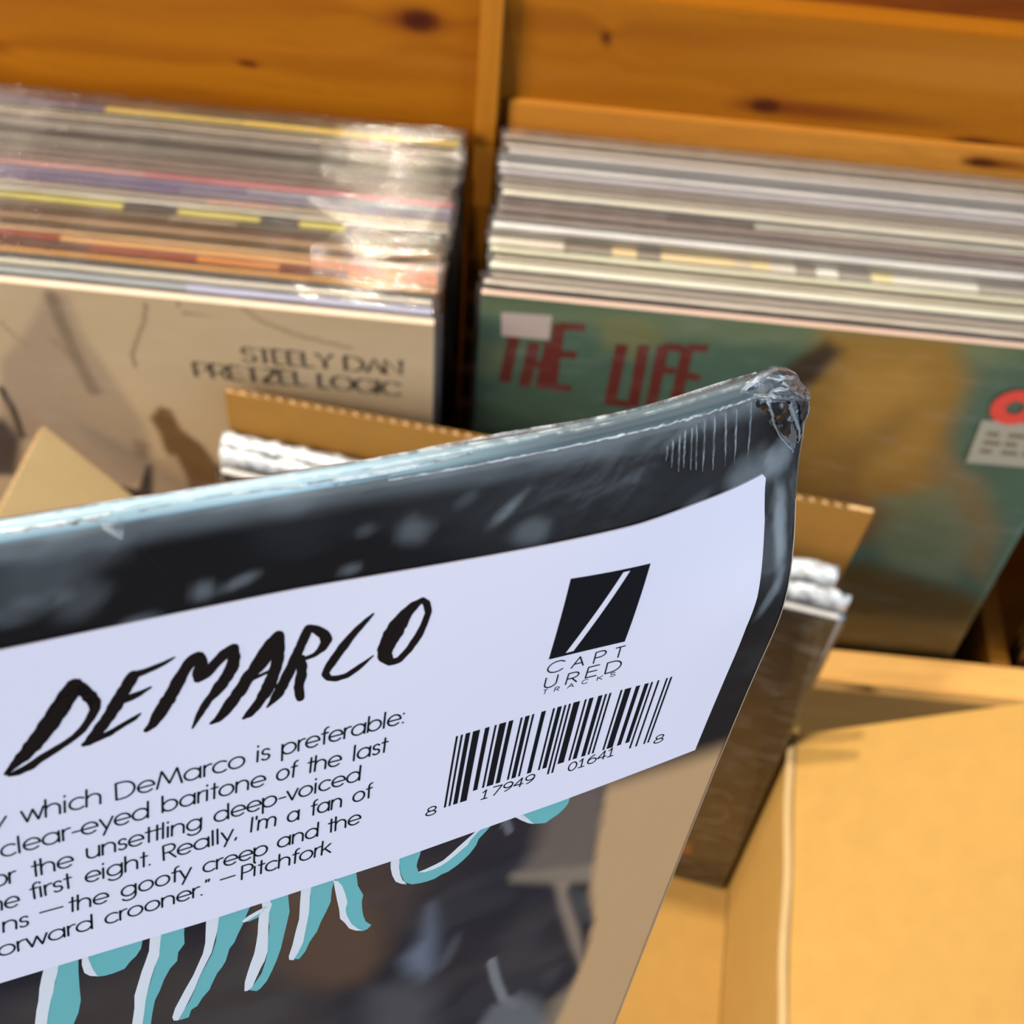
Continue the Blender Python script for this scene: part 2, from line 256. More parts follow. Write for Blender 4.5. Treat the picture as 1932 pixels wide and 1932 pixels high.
BRUSH = [[(-97.3,30.83,0.46),(-96.36,29.75,1.12),(-95.38,28.76,1.71),(-94.38,27.43,1.91),(-93.38,25.97,2.04),(-92.26,24.11,2.04),(-91.38,22.53,2.04),(-90.76,21.39,1.91),(-90.44,20.75,1.65)],[(-90.62,20.6,1.32),(-89.96,21.32,1.38),(-89.3,22.38,1.38),(-88.68,23.72,1.32),(-88.62,24.68,1.18),(-89.13,25.9,0.99),(-89.93,27.21,0.92),(-90.67,27.94,0.89),(-91.4,28.46,0.86),(-92.85,29.28,0.86),(-94.05,29.91,0.99),(-95.02,30.63,1.12),(-96.21,31.04,0.86),(-97.02,31.15,0.46)],[(-84.91,21.26,1.38),(-85.53,22.6,1.45),(-86.07,23.56,1.38),(-86.77,25.13,1.58),(-87.4,26.33,1.45),(-88.15,27.48,1.45),(-88.65,28.31,1.38),(-89.28,29.16,1.18),(-89.82,29.4,0.66)],[(-84.91,21.26,1.12),(-83.95,21.15,0.79),(-82.87,20.88,0.69),(-81.9,20.57,0.59),(-80.88,20.07,0.23)],[(-86.16,24.36,1.32),(-85.19,24.27,0.99),(-84.34,24.02,0.79),(-83.22,23.49,0.3)],[(-89.53,29.32,0.86),(-88.43,29.0,0.86),(-87.33,28.67,0.79),(-85.86,27.86,0.72),(-84.87,27.38,0.66),(-84.27,26.9,0.26)],[(-83.65,29.5,0.72),(-83.02,28.92,1.18),(-82.14,27.12,1.58),(-81.52,25.9,1.65),(-80.9,24.62,1.51),(-80.29,23.06,1.45),(-79.68,21.87,1.45),(-79.08,20.85,1.45),(-78.58,20.59,1.25)],[(-78.46,20.69,1.32),(-78.14,22.0,1.38),(-78.27,23.17,1.65),(-78.41,23.83,1.12),(-77.66,23.36,1.45),(-76.68,22.09,1.25),(-75.81,21.14,1.38),(-74.99,20.58,1.32)],[(-74.94,20.74,1.25),(-74.8,21.95,1.32),(-74.99,23.29,1.51),(-75.54,24.53,1.51),(-76.08,25.43,1.51),(-76.7,26.49,1.12),(-77.33,27.2,0.99),(-77.95,28.45,0.92),(-78.37,29.41,0.72),(-78.92,30.85,0.26)],[(-70.34,20.03,1.18),(-70.81,21.0,1.84),(-71.52,22.55,1.97),(-72.37,24.06,1.71),(-73.23,25.23,1.58),(-73.96,26.81,1.58),(-74.71,28.03,1.51),(-75.58,29.59,1.45),(-76.22,30.42,1.05),(-76.94,30.78,0.46)],[(-70.18,20.07,0.99),(-70.06,21.38,1.12),(-70.07,22.78,1.18),(-70.25,24.32,1.45),(-70.46,25.33,1.45),(-71.02,27.52,1.58),(-71.63,28.81,1.38),(-72.25,29.92,1.18),(-72.89,30.76,1.05),(-73.49,31.21,0.39)],[(-73.22,25.67,0.59),(-72.18,25.4,0.49),(-71.4,25.13,0.46),(-70.62,24.85,0.46)],[(-67.12,20.01,1.12),(-67.51,21.36,1.12),(-68.06,23.15,1.18),(-68.68,25.3,1.32),(-69.18,26.79,1.38),(-69.84,28.62,1.38),(-70.38,29.57,0.86),(-70.94,30.33,0.26)],[(-67.12,19.9,0.92),(-66.25,20.29,0.99),(-65.3,21.26,1.18),(-64.96,22.19,1.18),(-65.37,23.22,1.05),(-66.13,23.95,0.72),(-66.92,24.17,0.59),(-67.72,24.23,0.66)],[(-67.68,24.03,0.99),(-67.43,25.47,1.12),(-67.43,26.74,1.25),(-67.61,28.17,1.12),(-67.45,29.33,1.12),(-67.29,30.13,0.92)],[(-60.08,19.6,0.26),(-60.72,20.33,0.66),(-61.7,21.51,0.92),(-62.43,22.54,1.05),(-63.03,23.57,1.18),(-63.81,25.0,1.25),(-64.45,26.29,1.12),(-64.75,27.13,0.92),(-64.29,27.96,0.79),(-63.33,28.24,0.86),(-62.22,28.1,0.86),(-61.16,27.37,0.79),(-60.25,26.61,0.53),(-59.45,25.85,0.2)],[(-54.64,18.84,0.72),(-55.54,19.48,1.38),(-56.4,20.52,1.84),(-57.08,21.97,2.24),(-57.61,23.47,2.37),(-58.07,25.02,2.17),(-58.11,26.2,1.71),(-57.31,27.47,0.99),(-56.31,27.35,0.92),(-55.31,26.02,1.05),(-54.4,24.08,0.99),(-53.97,22.53,0.86),(-53.68,20.79,0.86),(-54.08,19.45,0.79),(-54.65,18.76,0.59)]]
TEAL = [[(-93.81,62.97),(-91.59,64.19),(-91.73,68.05),(-91.73,71.09),(-91.68,74.24),(-92.05,76.67),(-92.65,78.62),(-93.07,82.03),(-96.45,79.85),(-95.72,76.69),(-95.07,72.2),(-94.34,68.56)],[(-91.2,62.47),(-83.91,62.95),(-84.21,65.47),(-84.47,67.58),(-85.06,68.76),(-85.71,69.42),(-86.46,70.63),(-87.77,70.81),(-88.78,70.75),(-89.63,70.42),(-90.16,68.95),(-90.92,66.52)],[(-82.18,61.9),(-79.25,62.9),(-79.28,65.34),(-79.32,67.32),(-79.24,69.39),(-80.01,70.77),(-80.12,72.53),(-80.97,73.63),(-81.72,75.59),(-82.24,77.71),(-82.86,79.53),(-83.18,82.11),(-83.38,84.41),(-83.77,88.03),(-85.02,87.22),(-84.52,83.7),(-84.08,78.79),(-83.15,73.97),(-82.24,69.3)],[(-75.22,62.96),(-70.81,62.67),(-71.0,65.31),(-71.54,67.3),(-71.94,69.14),(-72.5,70.92),(-72.92,72.53),(-73.52,73.53),(-73.92,75.98),(-74.37,77.09),(-74.98,78.1),(-75.72,80.54),(-75.86,81.18),(-76.8,82.6),(-77.41,84.04),(-78.21,84.47),(-78.51,86.01),(-79.32,85.97),(-80.12,85.82),(-79.18,83.99),(-78.4,82.2),(-77.74,79.8),(-77.15,77.41),(-76.38,75.15),(-75.73,73.38),(-75.32,70.98),(-75.17,68.49)],[(-69.19,63.95),(-66.39,63.32),(-66.26,66.39),(-65.87,69.68),(-66.1,72.18),(-66.35,74.72),(-66.59,77.3),(-67.05,79.81),(-67.55,81.78),(-68.12,83.72),(-68.97,85.07),(-69.46,85.35),(-70.51,84.51),(-69.7,83.09),(-68.97,81.53),(-68.58,79.23),(-68.34,76.9),(-68.48,74.12),(-68.42,71.5),(-68.84,68.42)],[(-71.96,68.72),(-70.9,67.63),(-69.66,67.14),(-68.69,66.46),(-68.49,68.34),(-69.9,68.75),(-71.16,69.03)],[(-63.73,62.6),(-60.19,62.26),(-60.15,65.29),(-60.38,67.75),(-60.32,70.38),(-60.77,72.27),(-61.36,74.22),(-61.72,76.09),(-62.61,77.93),(-63.06,79.8),(-63.85,81.15),(-64.46,80.82),(-64.09,78.67),(-63.59,77.01),(-63.39,74.13),(-63.35,70.96),(-63.24,67.89)],[(-60.78,62.98),(-57.7,62.41),(-57.5,64.52),(-57.07,66.77),(-56.74,68.74),(-55.74,71.19),(-55.8,72.65),(-55.55,74.51),(-55.27,75.91),(-54.75,77.57),(-53.79,78.85),(-54.26,79.5),(-55.04,79.59),(-56.52,78.19),(-57.24,76.15),(-57.87,74.19),(-58.3,72.2),(-58.83,70.08)],[(-51.38,61.85),(-48.26,61.9),(-48.11,63.83),(-48.31,64.93),(-48.27,66.16),(-48.45,67.46),(-48.48,68.5),(-47.97,70.15),(-46.78,70.12),(-45.48,69.92),(-44.44,69.52),(-43.57,68.86),(-42.74,67.9),(-41.93,66.8),(-41.12,65.76),(-40.31,64.74),(-39.26,63.75),(-38.21,62.72),(-37.24,62.62),(-37.91,64.4),(-38.69,65.63),(-39.59,66.87),(-39.75,68.14),(-40.49,69.65),(-41.32,70.69),(-42.19,71.47),(-43.31,72.2),(-44.28,72.32),(-45.19,72.82),(-46.28,72.87),(-47.39,72.76),(-48.64,72.4),(-49.84,71.39),(-50.73,69.01),(-51.2,66.7),(-51.23,65.31)],[(-35.1,62.16),(-26.29,60.59),(-26.11,62.76),(-26.05,65.07),(-26.56,66.1),(-27.23,66.89),(-28.27,67.52),(-29.02,68.05),(-30.19,67.69),(-31.32,67.2),(-32.86,65.9),(-34.02,64.52)]]
WHITE = [[(-95.22,64.12),(-93.76,64.93),(-94.09,67.21),(-94.43,68.76),(-94.73,70.87),(-95.07,72.2),(-95.44,74.58),(-95.72,76.69),(-96.39,79.89),(-97.82,78.97),(-97.03,75.87),(-96.72,73.28),(-96.39,71.41),(-96.15,69.01),(-95.84,67.2)],[(-91.24,65.11),(-90.68,65.17),(-90.46,66.78),(-90.12,68.57),(-89.6,70.38),(-90.47,69.78),(-91.09,68.82),(-91.31,67.05)],[(-83.28,63.27),(-81.94,63.96),(-82.18,67.31),(-82.33,70.27),(-82.84,72.05),(-83.33,74.4),(-83.7,76.58),(-84.02,78.83),(-84.22,81.47),(-84.43,83.76),(-84.87,87.32),(-86.1,86.53),(-85.72,82.95),(-85.4,79.64),(-85.37,76.94),(-84.89,74.55),(-84.42,72.2),(-83.96,70.39),(-83.54,68.59)],[(-76.63,63.24),(-74.92,63.11),(-75.05,66.02),(-75.22,68.97),(-75.53,71.13),(-75.8,73.08),(-76.56,75.31),(-77.21,77.37),(-77.8,79.77),(-78.47,81.88),(-79.18,83.99),(-79.9,85.84),(-80.47,85.54),(-80.67,84.67),(-80.3,82.74),(-79.93,81.73),(-79.07,79.3),(-78.1,76.86),(-77.51,74.78),(-76.92,72.72),(-76.66,70.52),(-76.66,67.71)],[(-70.18,62.98),(-69.28,63.41),(-68.87,65.36),(-68.35,66.88),(-68.64,68.52),(-68.56,71.43),(-68.48,74.12),(-68.37,76.88),(-68.7,78.89),(-69.11,80.05),(-69.62,82.01),(-70.13,83.98),(-70.71,84.5),(-71.18,84.34),(-71.2,82.22),(-70.94,80.4),(-70.6,78.38),(-70.2,76.42),(-70.03,74.35),(-69.93,72.28),(-69.96,70.17),(-69.92,68.39),(-69.5,67.32)],[(-72.13,68.43),(-71.37,67.8),(-70.29,67.33),(-69.2,66.96),(-68.73,66.79),(-69.32,67.72),(-70.56,68.32),(-71.79,68.91)],[(-64.69,62.64),(-63.39,62.75),(-63.3,65.3),(-63.3,68.37),(-63.19,71.3),(-63.37,74.41),(-63.55,77.58),(-64.1,79.5),(-64.62,80.95),(-65.26,80.54),(-65.38,79.63),(-65.02,77.34),(-64.77,74.48),(-64.47,71.97),(-64.59,68.25)],[(-60.38,65.69),(-59.59,66.49),(-58.93,67.83),(-58.35,69.79),(-57.9,71.71),(-58.04,73.13),(-57.73,74.64),(-56.81,77.04),(-55.98,78.31),(-55.13,79.43),(-56.11,78.85),(-57.08,77.89),(-57.9,76.14),(-58.64,74.88),(-58.97,72.66),(-59.43,70.57),(-59.9,68.24)],[(-52.74,62.24),(-51.21,62.26),(-51.23,63.94),(-51.26,65.81),(-51.11,67.43),(-50.75,69.17),(-50.24,70.66),(-49.46,72.01),(-50.44,71.35),(-51.25,70.52),(-51.92,68.86),(-52.34,67.19),(-52.49,65.92),(-52.45,64.74)],[(-48.14,70.0),(-47.05,69.88),(-45.42,69.48),(-44.5,69.14),(-43.54,68.24),(-42.6,67.19),(-41.66,66.22),(-40.72,65.25),(-39.81,64.09),(-38.69,63.03),(-38.96,64.01),(-39.99,65.23),(-40.88,66.5),(-41.11,67.34),(-41.75,67.93),(-42.6,68.78),(-43.69,69.69),(-44.58,70.23),(-45.76,70.5),(-46.96,70.53)],[(-35.77,62.56),(-34.73,62.48),(-34.26,63.9),(-33.5,64.99),(-32.43,66.15),(-30.97,67.42),(-32.06,66.74),(-33.29,65.64),(-34.7,64.23)]]
STICKER = [(-96.69,14.35),(-68.6,14.32),(-42.47,14.39),(-28.3,14.45),(-20.23,14.31),(-7.6,14.47),(-6.69,15.33),(-6.13,20.87),(-6.12,25.53),(-6.01,31.14),(-6.3,36.14),(-6.25,43.1),(-6.23,61.03),(-28.4,63.41),(-50.98,64.97),(-77.3,65.51),(-100.23,65.01)]
LOGO = [(-36.39,20.02),(-25.12,20.84),(-25.76,33.09),(-36.44,32.97)]
SLASH = [(-29.05,20.96),(-28.08,21.01),(-33.2,32.47),(-34.26,32.48)]
SMALL = [('C',-36.17,35.66,-34.04,35.66,1.95),('A',-32.69,35.68,-31.06,35.68,1.75),('P',-29.53,35.81,-28.04,35.74,1.95),('T',-26.64,35.81,-25.41,35.76,1.85),('U',-35.9,38.37,-34.22,38.3,1.95),('R',-32.79,38.61,-31.14,38.62,1.95),('E',-30.03,38.34,-28.47,38.33,1.95),('D',-27.2,38.43,-25.01,38.3,2.0),('T',-35.84,39.37,-35.3,39.38,0.75),('R',-34.2,39.43,-33.54,39.44,0.75),('A',-32.31,39.47,-31.49,39.46,0.75),('C',-30.31,39.42,-29.54,39.41,0.75),('K',-28.1,39.43,-27.36,39.41,0.75),('S',-26.28,39.31,-25.53,39.28,0.75),('8',-48.89,57.59,-47.47,57.66,1.65),('1',-41.16,57.51,-39.89,57.56,1.75),('7',-39.59,57.4,-38.31,57.46,1.75),('9',-38.0,57.29,-36.72,57.35,1.75),('4',-36.41,57.18,-35.12,57.24,1.75),('9',-34.81,57.07,-33.51,57.12,1.75),('0',-28.22,57.03,-26.96,56.96,1.75),('1',-26.76,56.86,-25.5,56.79,1.75),('6',-25.3,56.69,-24.03,56.61,1.75),('4',-23.83,56.51,-22.55,56.44,1.75),('1',-22.35,56.33,-21.06,56.26,1.75),('8',-14.82,56.36,-13.29,56.37,1.65)]
BAR = [(-46.94,43.13),(-16.03,42.29),(-46.45,56.91),(-15.72,55.65)]
ART = [('poly',[(-71.38,64.64),(-65.37,63.28),(-56.65,66.35),(-52.2,76.57),(-50.61,87.25),(-53.29,92.19),(-58.87,91.78),(-65.3,87.09),(-70.08,78.84)],5,(92,66,50),1),('poly',[(-100.56,70.15),(-82.36,69.74),(-68.8,76.02),(-60.2,94.66),(-62.6,105.49),(-101.24,79.88)],8,(66,56,52),0.9),('poly',[(-59.76,63.79),(-52.67,62.74),(-47.77,71.76),(-48.99,80.64),(-54.48,73.07)],5,(78,58,50),0.8),('poly',[(-47.84,90.08),(-45.02,86.5),(-45.05,79.02),(-43.05,87.56),(-42.04,96.03),(-43.5,97.9),(-46.52,94.12)],3.5,(112,114,128),0.9),('poly',[(-52.14,95.52),(-44.42,97.36),(-40.02,104.17),(-41.18,115.25),(-51.65,108.39)],6,(84,80,82),0.8),('line',[(-31.94,99.73),(-30.15,105.75),(-27.63,112.46),(-24.41,116.76)],1.6,(128,124,124),0.9),('poly',[(-31.36,118.58),(-29.32,113.69),(-24.65,112.92),(-20.24,117.81),(-15.76,127.1),(-13.69,136.94),(-30.17,125.76)],3,(108,106,106),0.9),('poly',[(-29.64,73.24),(-29.95,61.61),(-20.79,59.67),(-17.16,74.02),(-17.54,83.83),(-31.17,78.56)],4,(112,94,84),1),('poly',[(-32.58,77.89),(-23.83,80.2),(-17.36,82.63),(-16.67,87.5),(-23.84,84.36),(-31.76,80.0)],2.2,(138,118,98),1),('poly',[(-24.58,82.98),(-21.54,84.46),(-20.89,88.69),(-17.25,97.35),(-14.24,106.18),(-13.31,111.96),(-16.53,104.88),(-21.38,92.43)],1.6,(146,122,104),1),('poly',[(-20.59,87.52),(-16.64,90.83),(-14.13,99.03),(-16.59,97.71)],2,(70,66,64),1),('poly',[(-17.33,119.62),(-13.0,116.0),(-9.01,115.28),(-5.4,144.43),(-17.01,136.39)],4,(150,126,100),0.8),('line',[(-35.84,64.71),(-34.76,67.45)],1.2,(120,116,122),0.7)]
SCUFF_GLARE = [(-42.41,12.2,3.1,2.4,0,0.1),(-56.6,9.34,2.8,2.6,0,0.1),(-46.38,9.01,3.4,1.0,-50,0.09),(-44.95,7.97,3.4,0.7,-50,0.07),(-69.33,2.55,3.4,2.8,-30,0.05),(-77.99,12.16,1.8,1.7,0,0.12),(-74.35,11.95,2.8,1.2,-20,0.12),(-84.05,14.63,2.5,1.5,0,0.1),(-63.09,12.99,1.7,1.1,0,0.1),(-61.84,8.29,1.5,1.2,0,0.05),(-92.58,6.28,10.3,4.8,-20,0.07),(-89.07,10.39,4.1,2.8,-40,0.06),(-95.03,10.05,5.5,2.1,-10,0.05),(-10.28,14.42,6.2,5.5,-25,0.16),(-3.04,23.12,1.7,9.0,-6,0.26),(-4.27,13.4,3.4,4.1,0,0.2),(-20.3,14.97,4.8,1.8,-25,0.06),(-3.19,31.69,1.1,4.8,25,0.14),(-51.02,6.45,2.1,1.1,-30,0.04),(-31.11,8.23,4.1,1.0,-15,0.04),(-40.08,91.78,1.8,5.5,10,0.05),(-19.2,110.75,2.8,4.1,0,0.02)]  # film scuffs, with reflected light painted in around the corner
TAN = [(-20.17,62.75),(-20.34,56.5),(-9.35,53.95),(4.71,61.72),(22.07,84.51),(38.05,163.81),(9.55,156.89),(-14.53,132.93),(-13.79,117.08),(-13.26,108.22),(-13.9,99.15),(-16.89,89.37),(-18.01,81.05),(-19.01,72.0)]
LEFT_FRONT = (-0.02,-0.03,0.33)
SD = [('STEELY',-96.4,-40.4,-50.9,-39.5),('DAN',-44.2,-39.5,-15.9,-38.9),('PRETZEL',-122.6,-56.1,-64.1,-55.0),('LOGIC',-58.6,-55.1,-17.4,-55.8)]
SDART = [('poly',[(-224.7,-58.4),(-209.2,-40.1),(-187.3,-3.0),(-178.8,-5.5),(-175.9,-35.4),(-167.1,-66.8),(-157.6,-100.7),(-156.7,-134.0),(-163.4,-152.8),(-181.2,-166.1),(-207.9,-132.2),(-241.5,-123.0)],6,(166,144,122),0.8),('line',[(-186.8,-6.6),(-186.2,-21.4),(-184.1,-48.5),(-180.4,-77.3)],7,(128,108,90),0.8),('line',[(-231.0,-82.7),(-229.2,-100.2),(-229.7,-123.5)],4,(45,34,26),1),('poly',[(-260.0,-125.8),(-237.7,-108.3),(-230.4,-126.0),(-242.5,-162.9),(-271.7,-167.6)],6,(60,48,40),1),('poly',[(-195.6,-160.6),(-171.6,-164.6),(-162.8,-140.0),(-154.2,-133.6),(-162.5,-165.7),(-158.1,-197.9),(-204.6,-205.7)],2,(40,24,16),1),('poly',[(-153.3,-95.5),(-146.4,-84.6),(-140.4,-86.8),(-137.6,-102.3),(-127.7,-114.9),(-118.7,-138.0),(-120.1,-174.8),(-139.3,-178.0),(-143.4,-141.9),(-149.6,-123.1),(-150.3,-108.9)],3,(112,82,44),1),('poly',[(-158.8,-134.4),(-144.2,-127.1),(-141.1,-146.6),(-140.9,-178.3),(-164.3,-176.7)],4,(190,165,132),1),('poly',[(-166.1,-116.1),(-157.9,-119.6),(-161.9,-134.9),(-167.2,-130.8)],4,(120,98,76),0.7),('line',[(-140.0,-4.6),(-143.7,-19.3),(-149.0,-31.6),(-153.9,-44.2),(-153.6,-53.1)],1.6,(130,110,84),0.9),('line',[(-124.2,-2.4),(-122.6,-9.6),(-104.5,-10.1)],1.2,(130,110,84),0.8),('line',[(-93.2,-1.1),(-85.0,-9.2),(-67.4,-17.0),(-41.4,-22.6)],2,(140,118,92),0.8),('line',[(-217.3,-29.5),(-212.0,-40.5),(-206.5,-45.7)],1.6,(150,128,100),0.8),('line',[(-193.0,-39.8),(-183.1,-56.6),(-176.0,-76.7)],4,(140,120,100),0.5)]
LIFE = [[(18.0,-24.1),(14.9,-59.1)],[(11.8,-19.6),(26.0,-19.7)],[(28.6,-28.7),(25.5,-60.7)],[(36.7,-27.6),(34.3,-60.8)],[(27.8,-43.9),(34.8,-44.4)],[(40.0,-14.8),(39.6,-60.5)],[(40.1,-15.8),(53.2,-15.4)],[(40.1,-34.9),(50.7,-34.7)],[(39.4,-58.7),(50.4,-58.9)],[(72.9,-24.0),(71.8,-67.8)],[(71.8,-65.1),(82.6,-66.3)],[(84.0,-22.9),(84.3,-67.4)],[(93.8,-22.0),(93.7,-66.5)],[(93.9,-22.7),(103.2,-22.3)],[(94.2,-38.3),(102.3,-38.9)],[(106.2,-21.1),(106.1,-65.6)],[(106.3,-21.5),(116.4,-20.9)],[(106.4,-40.4),(115.9,-42.1)]]
LFART = [('poly',[(-4.8,-2.9),(103.0,0.9),(267.8,5.4),(273.9,-11.6),(105.9,-16.4),(-4.3,-13.3)],10,(104,118,84),0.9),('poly',[(171.8,-0.4),(234.6,1.0),(251.4,-25.9),(252.9,-64.9),(272.9,-118.4),(250.7,-145.4),(210.4,-156.7),(179.1,-128.2),(168.0,-53.0)],14,(150,112,48),1),('poly',[(156.8,-27.7),(173.5,-7.3),(183.0,-13.2),(175.2,-36.5),(163.6,-45.8)],7,(62,48,32),1),('poly',[(189.2,-27.0),(219.5,-19.1),(237.7,-43.1),(244.2,-82.9),(220.9,-103.7),(196.2,-64.9)],16,(170,128,58),0.8),('poly',[(194.0,-90.3),(222.8,-49.1),(232.4,-43.9),(229.6,-72.4),(211.8,-114.0)],20,(118,90,44),0.6),('poly',[(249.7,-82.1),(280.0,-94.8),(306.2,-136.6),(313.8,-185.8),(289.2,-169.1),(257.0,-125.4)],14,(130,108,70),0.9),('poly',[(228.5,-120.6),(265.9,-105.8),(291.9,-148.6),(295.5,-188.9),(255.8,-184.9),(233.0,-148.2)],12,(120,122,88),0.9),('poly',[(180.1,-132.7),(212.9,-118.4),(239.7,-128.1),(236.9,-162.4),(204.1,-182.9)],10,(126,94,56),0.8),('poly',[(182.5,-186.4),(240.8,-176.9),(318.9,-201.1),(339.9,-273.2),(189.0,-300.5)],14,(88,66,22),1),('poly',[(-0.9,-30.7),(26.4,-30.7),(16.8,-50.8),(0.5,-60.8)],8,(120,120,80),0.5),('poly',[(59.3,-8.4),(82.8,-5.3),(95.4,-17.8),(81.5,-34.3),(64.4,-29.2)],8,(120,118,72),0.8)]
LFTAG = [(10.5,-10.6),(36.0,-9.4),(35.8,-25.8),(11.4,-26.2)]
LFRING = [(279.2,-39.2),(266.8,-40.9)]
LFGREY = [(265.5,-50.2),(303.7,-49.4),(307.7,-82.8),(267.8,-82.8)]
PLEAT = [(-25.88,5.06,-25.73,7.05),(-25.21,4.56,-24.75,8.09),(-24.3,4.13,-23.54,8.94),(-23.59,3.77,-22.81,8.6),(-22.59,3.68,-21.59,9.28),(-21.91,3.51,-20.7,9.53),(-20.79,3.13,-19.45,10.11),(-19.22,3.19,-17.73,10.43),(-17.5,2.98,-15.63,10.59),(-15.75,3.11,-13.99,10.55),(-13.42,2.64,-11.55,11.03)]
EAR = [(-13.58,3.06),(-12.77,1.8),(-10.68,1.27),(-7.73,1.27),(-4.64,2.59),(-2.17,4.06),(-1.11,5.28),(0.76,6.76),(1.33,8.32),(0.87,9.43),(0.23,10.29),(0.38,12.08),(-0.27,13.29),(-1.32,14.52),(-3.55,12.69),(-7.18,9.55),(-10.48,6.35),(-12.45,4.57)]
EARDARK = [[(-13.28,2.71),(-12.37,2.73),(-11.18,3.03),(-10.18,4.38),(-9.22,6.18),(-8.59,8.01),(-10.47,6.36),(-11.93,4.89)],[(-10.2,3.44),(-8.82,3.71),(-7.18,4.22),(-5.89,6.39),(-4.29,9.0),(-3.66,10.82),(-5.49,9.6),(-7.18,7.7),(-8.71,5.6)],[(-4.28,5.26),(-2.27,6.21),(-0.26,7.45),(-0.33,8.37),(-0.67,9.13),(-0.69,10.58),(-0.43,11.91),(-1.57,10.29),(-2.67,8.41)]]
EARRIDGE = [[(-13.59,2.23,26),(-12.46,4.03,22),(-10.7,6.29,18),(-8.34,8.64,18),(-6.19,10.7,16),(-3.95,12.61,20),(-1.64,13.95,14)],[(-11.2,2.96,22),(-9.96,4.45,30),(-8.73,6.35,22),(-7.22,8.15,16),(-5.55,10.03,14),(-3.23,12.11,16),(-1.53,13.55,10)],[(-6.83,4.21,60),(-5.17,6.38,46),(-3.24,8.8,34),(-1.86,10.78,26),(-1.0,12.24,22),(-0.34,13.17,14)],[(-0.15,7.41,20),(-0.26,8.97,20),(-0.32,10.7,16),(-0.26,12.18,14),(-0.49,13.42,16),(-1.64,13.95,16),(-2.35,15.05,10)],[(-14.3,2.25,30),(-13.36,1.74,40),(-11.83,1.29,40),(-9.75,1.28,44),(-7.55,1.68,36),(-3.94,3.24,30)],[(-14.05,2.52,16),(-12.43,2.51,26),(-10.56,2.57,30),(-8.0,3.62,24),(-5.58,4.29,22)],[(-10.6,2.42,24),(-8.64,2.41,30),(-5.4,3.49,34),(-1.83,5.37,30),(0.07,6.63,20)],[(-8.16,1.88,20),(-4.49,4.45,24),(-1.19,6.47,30),(0.53,7.35,20)]]

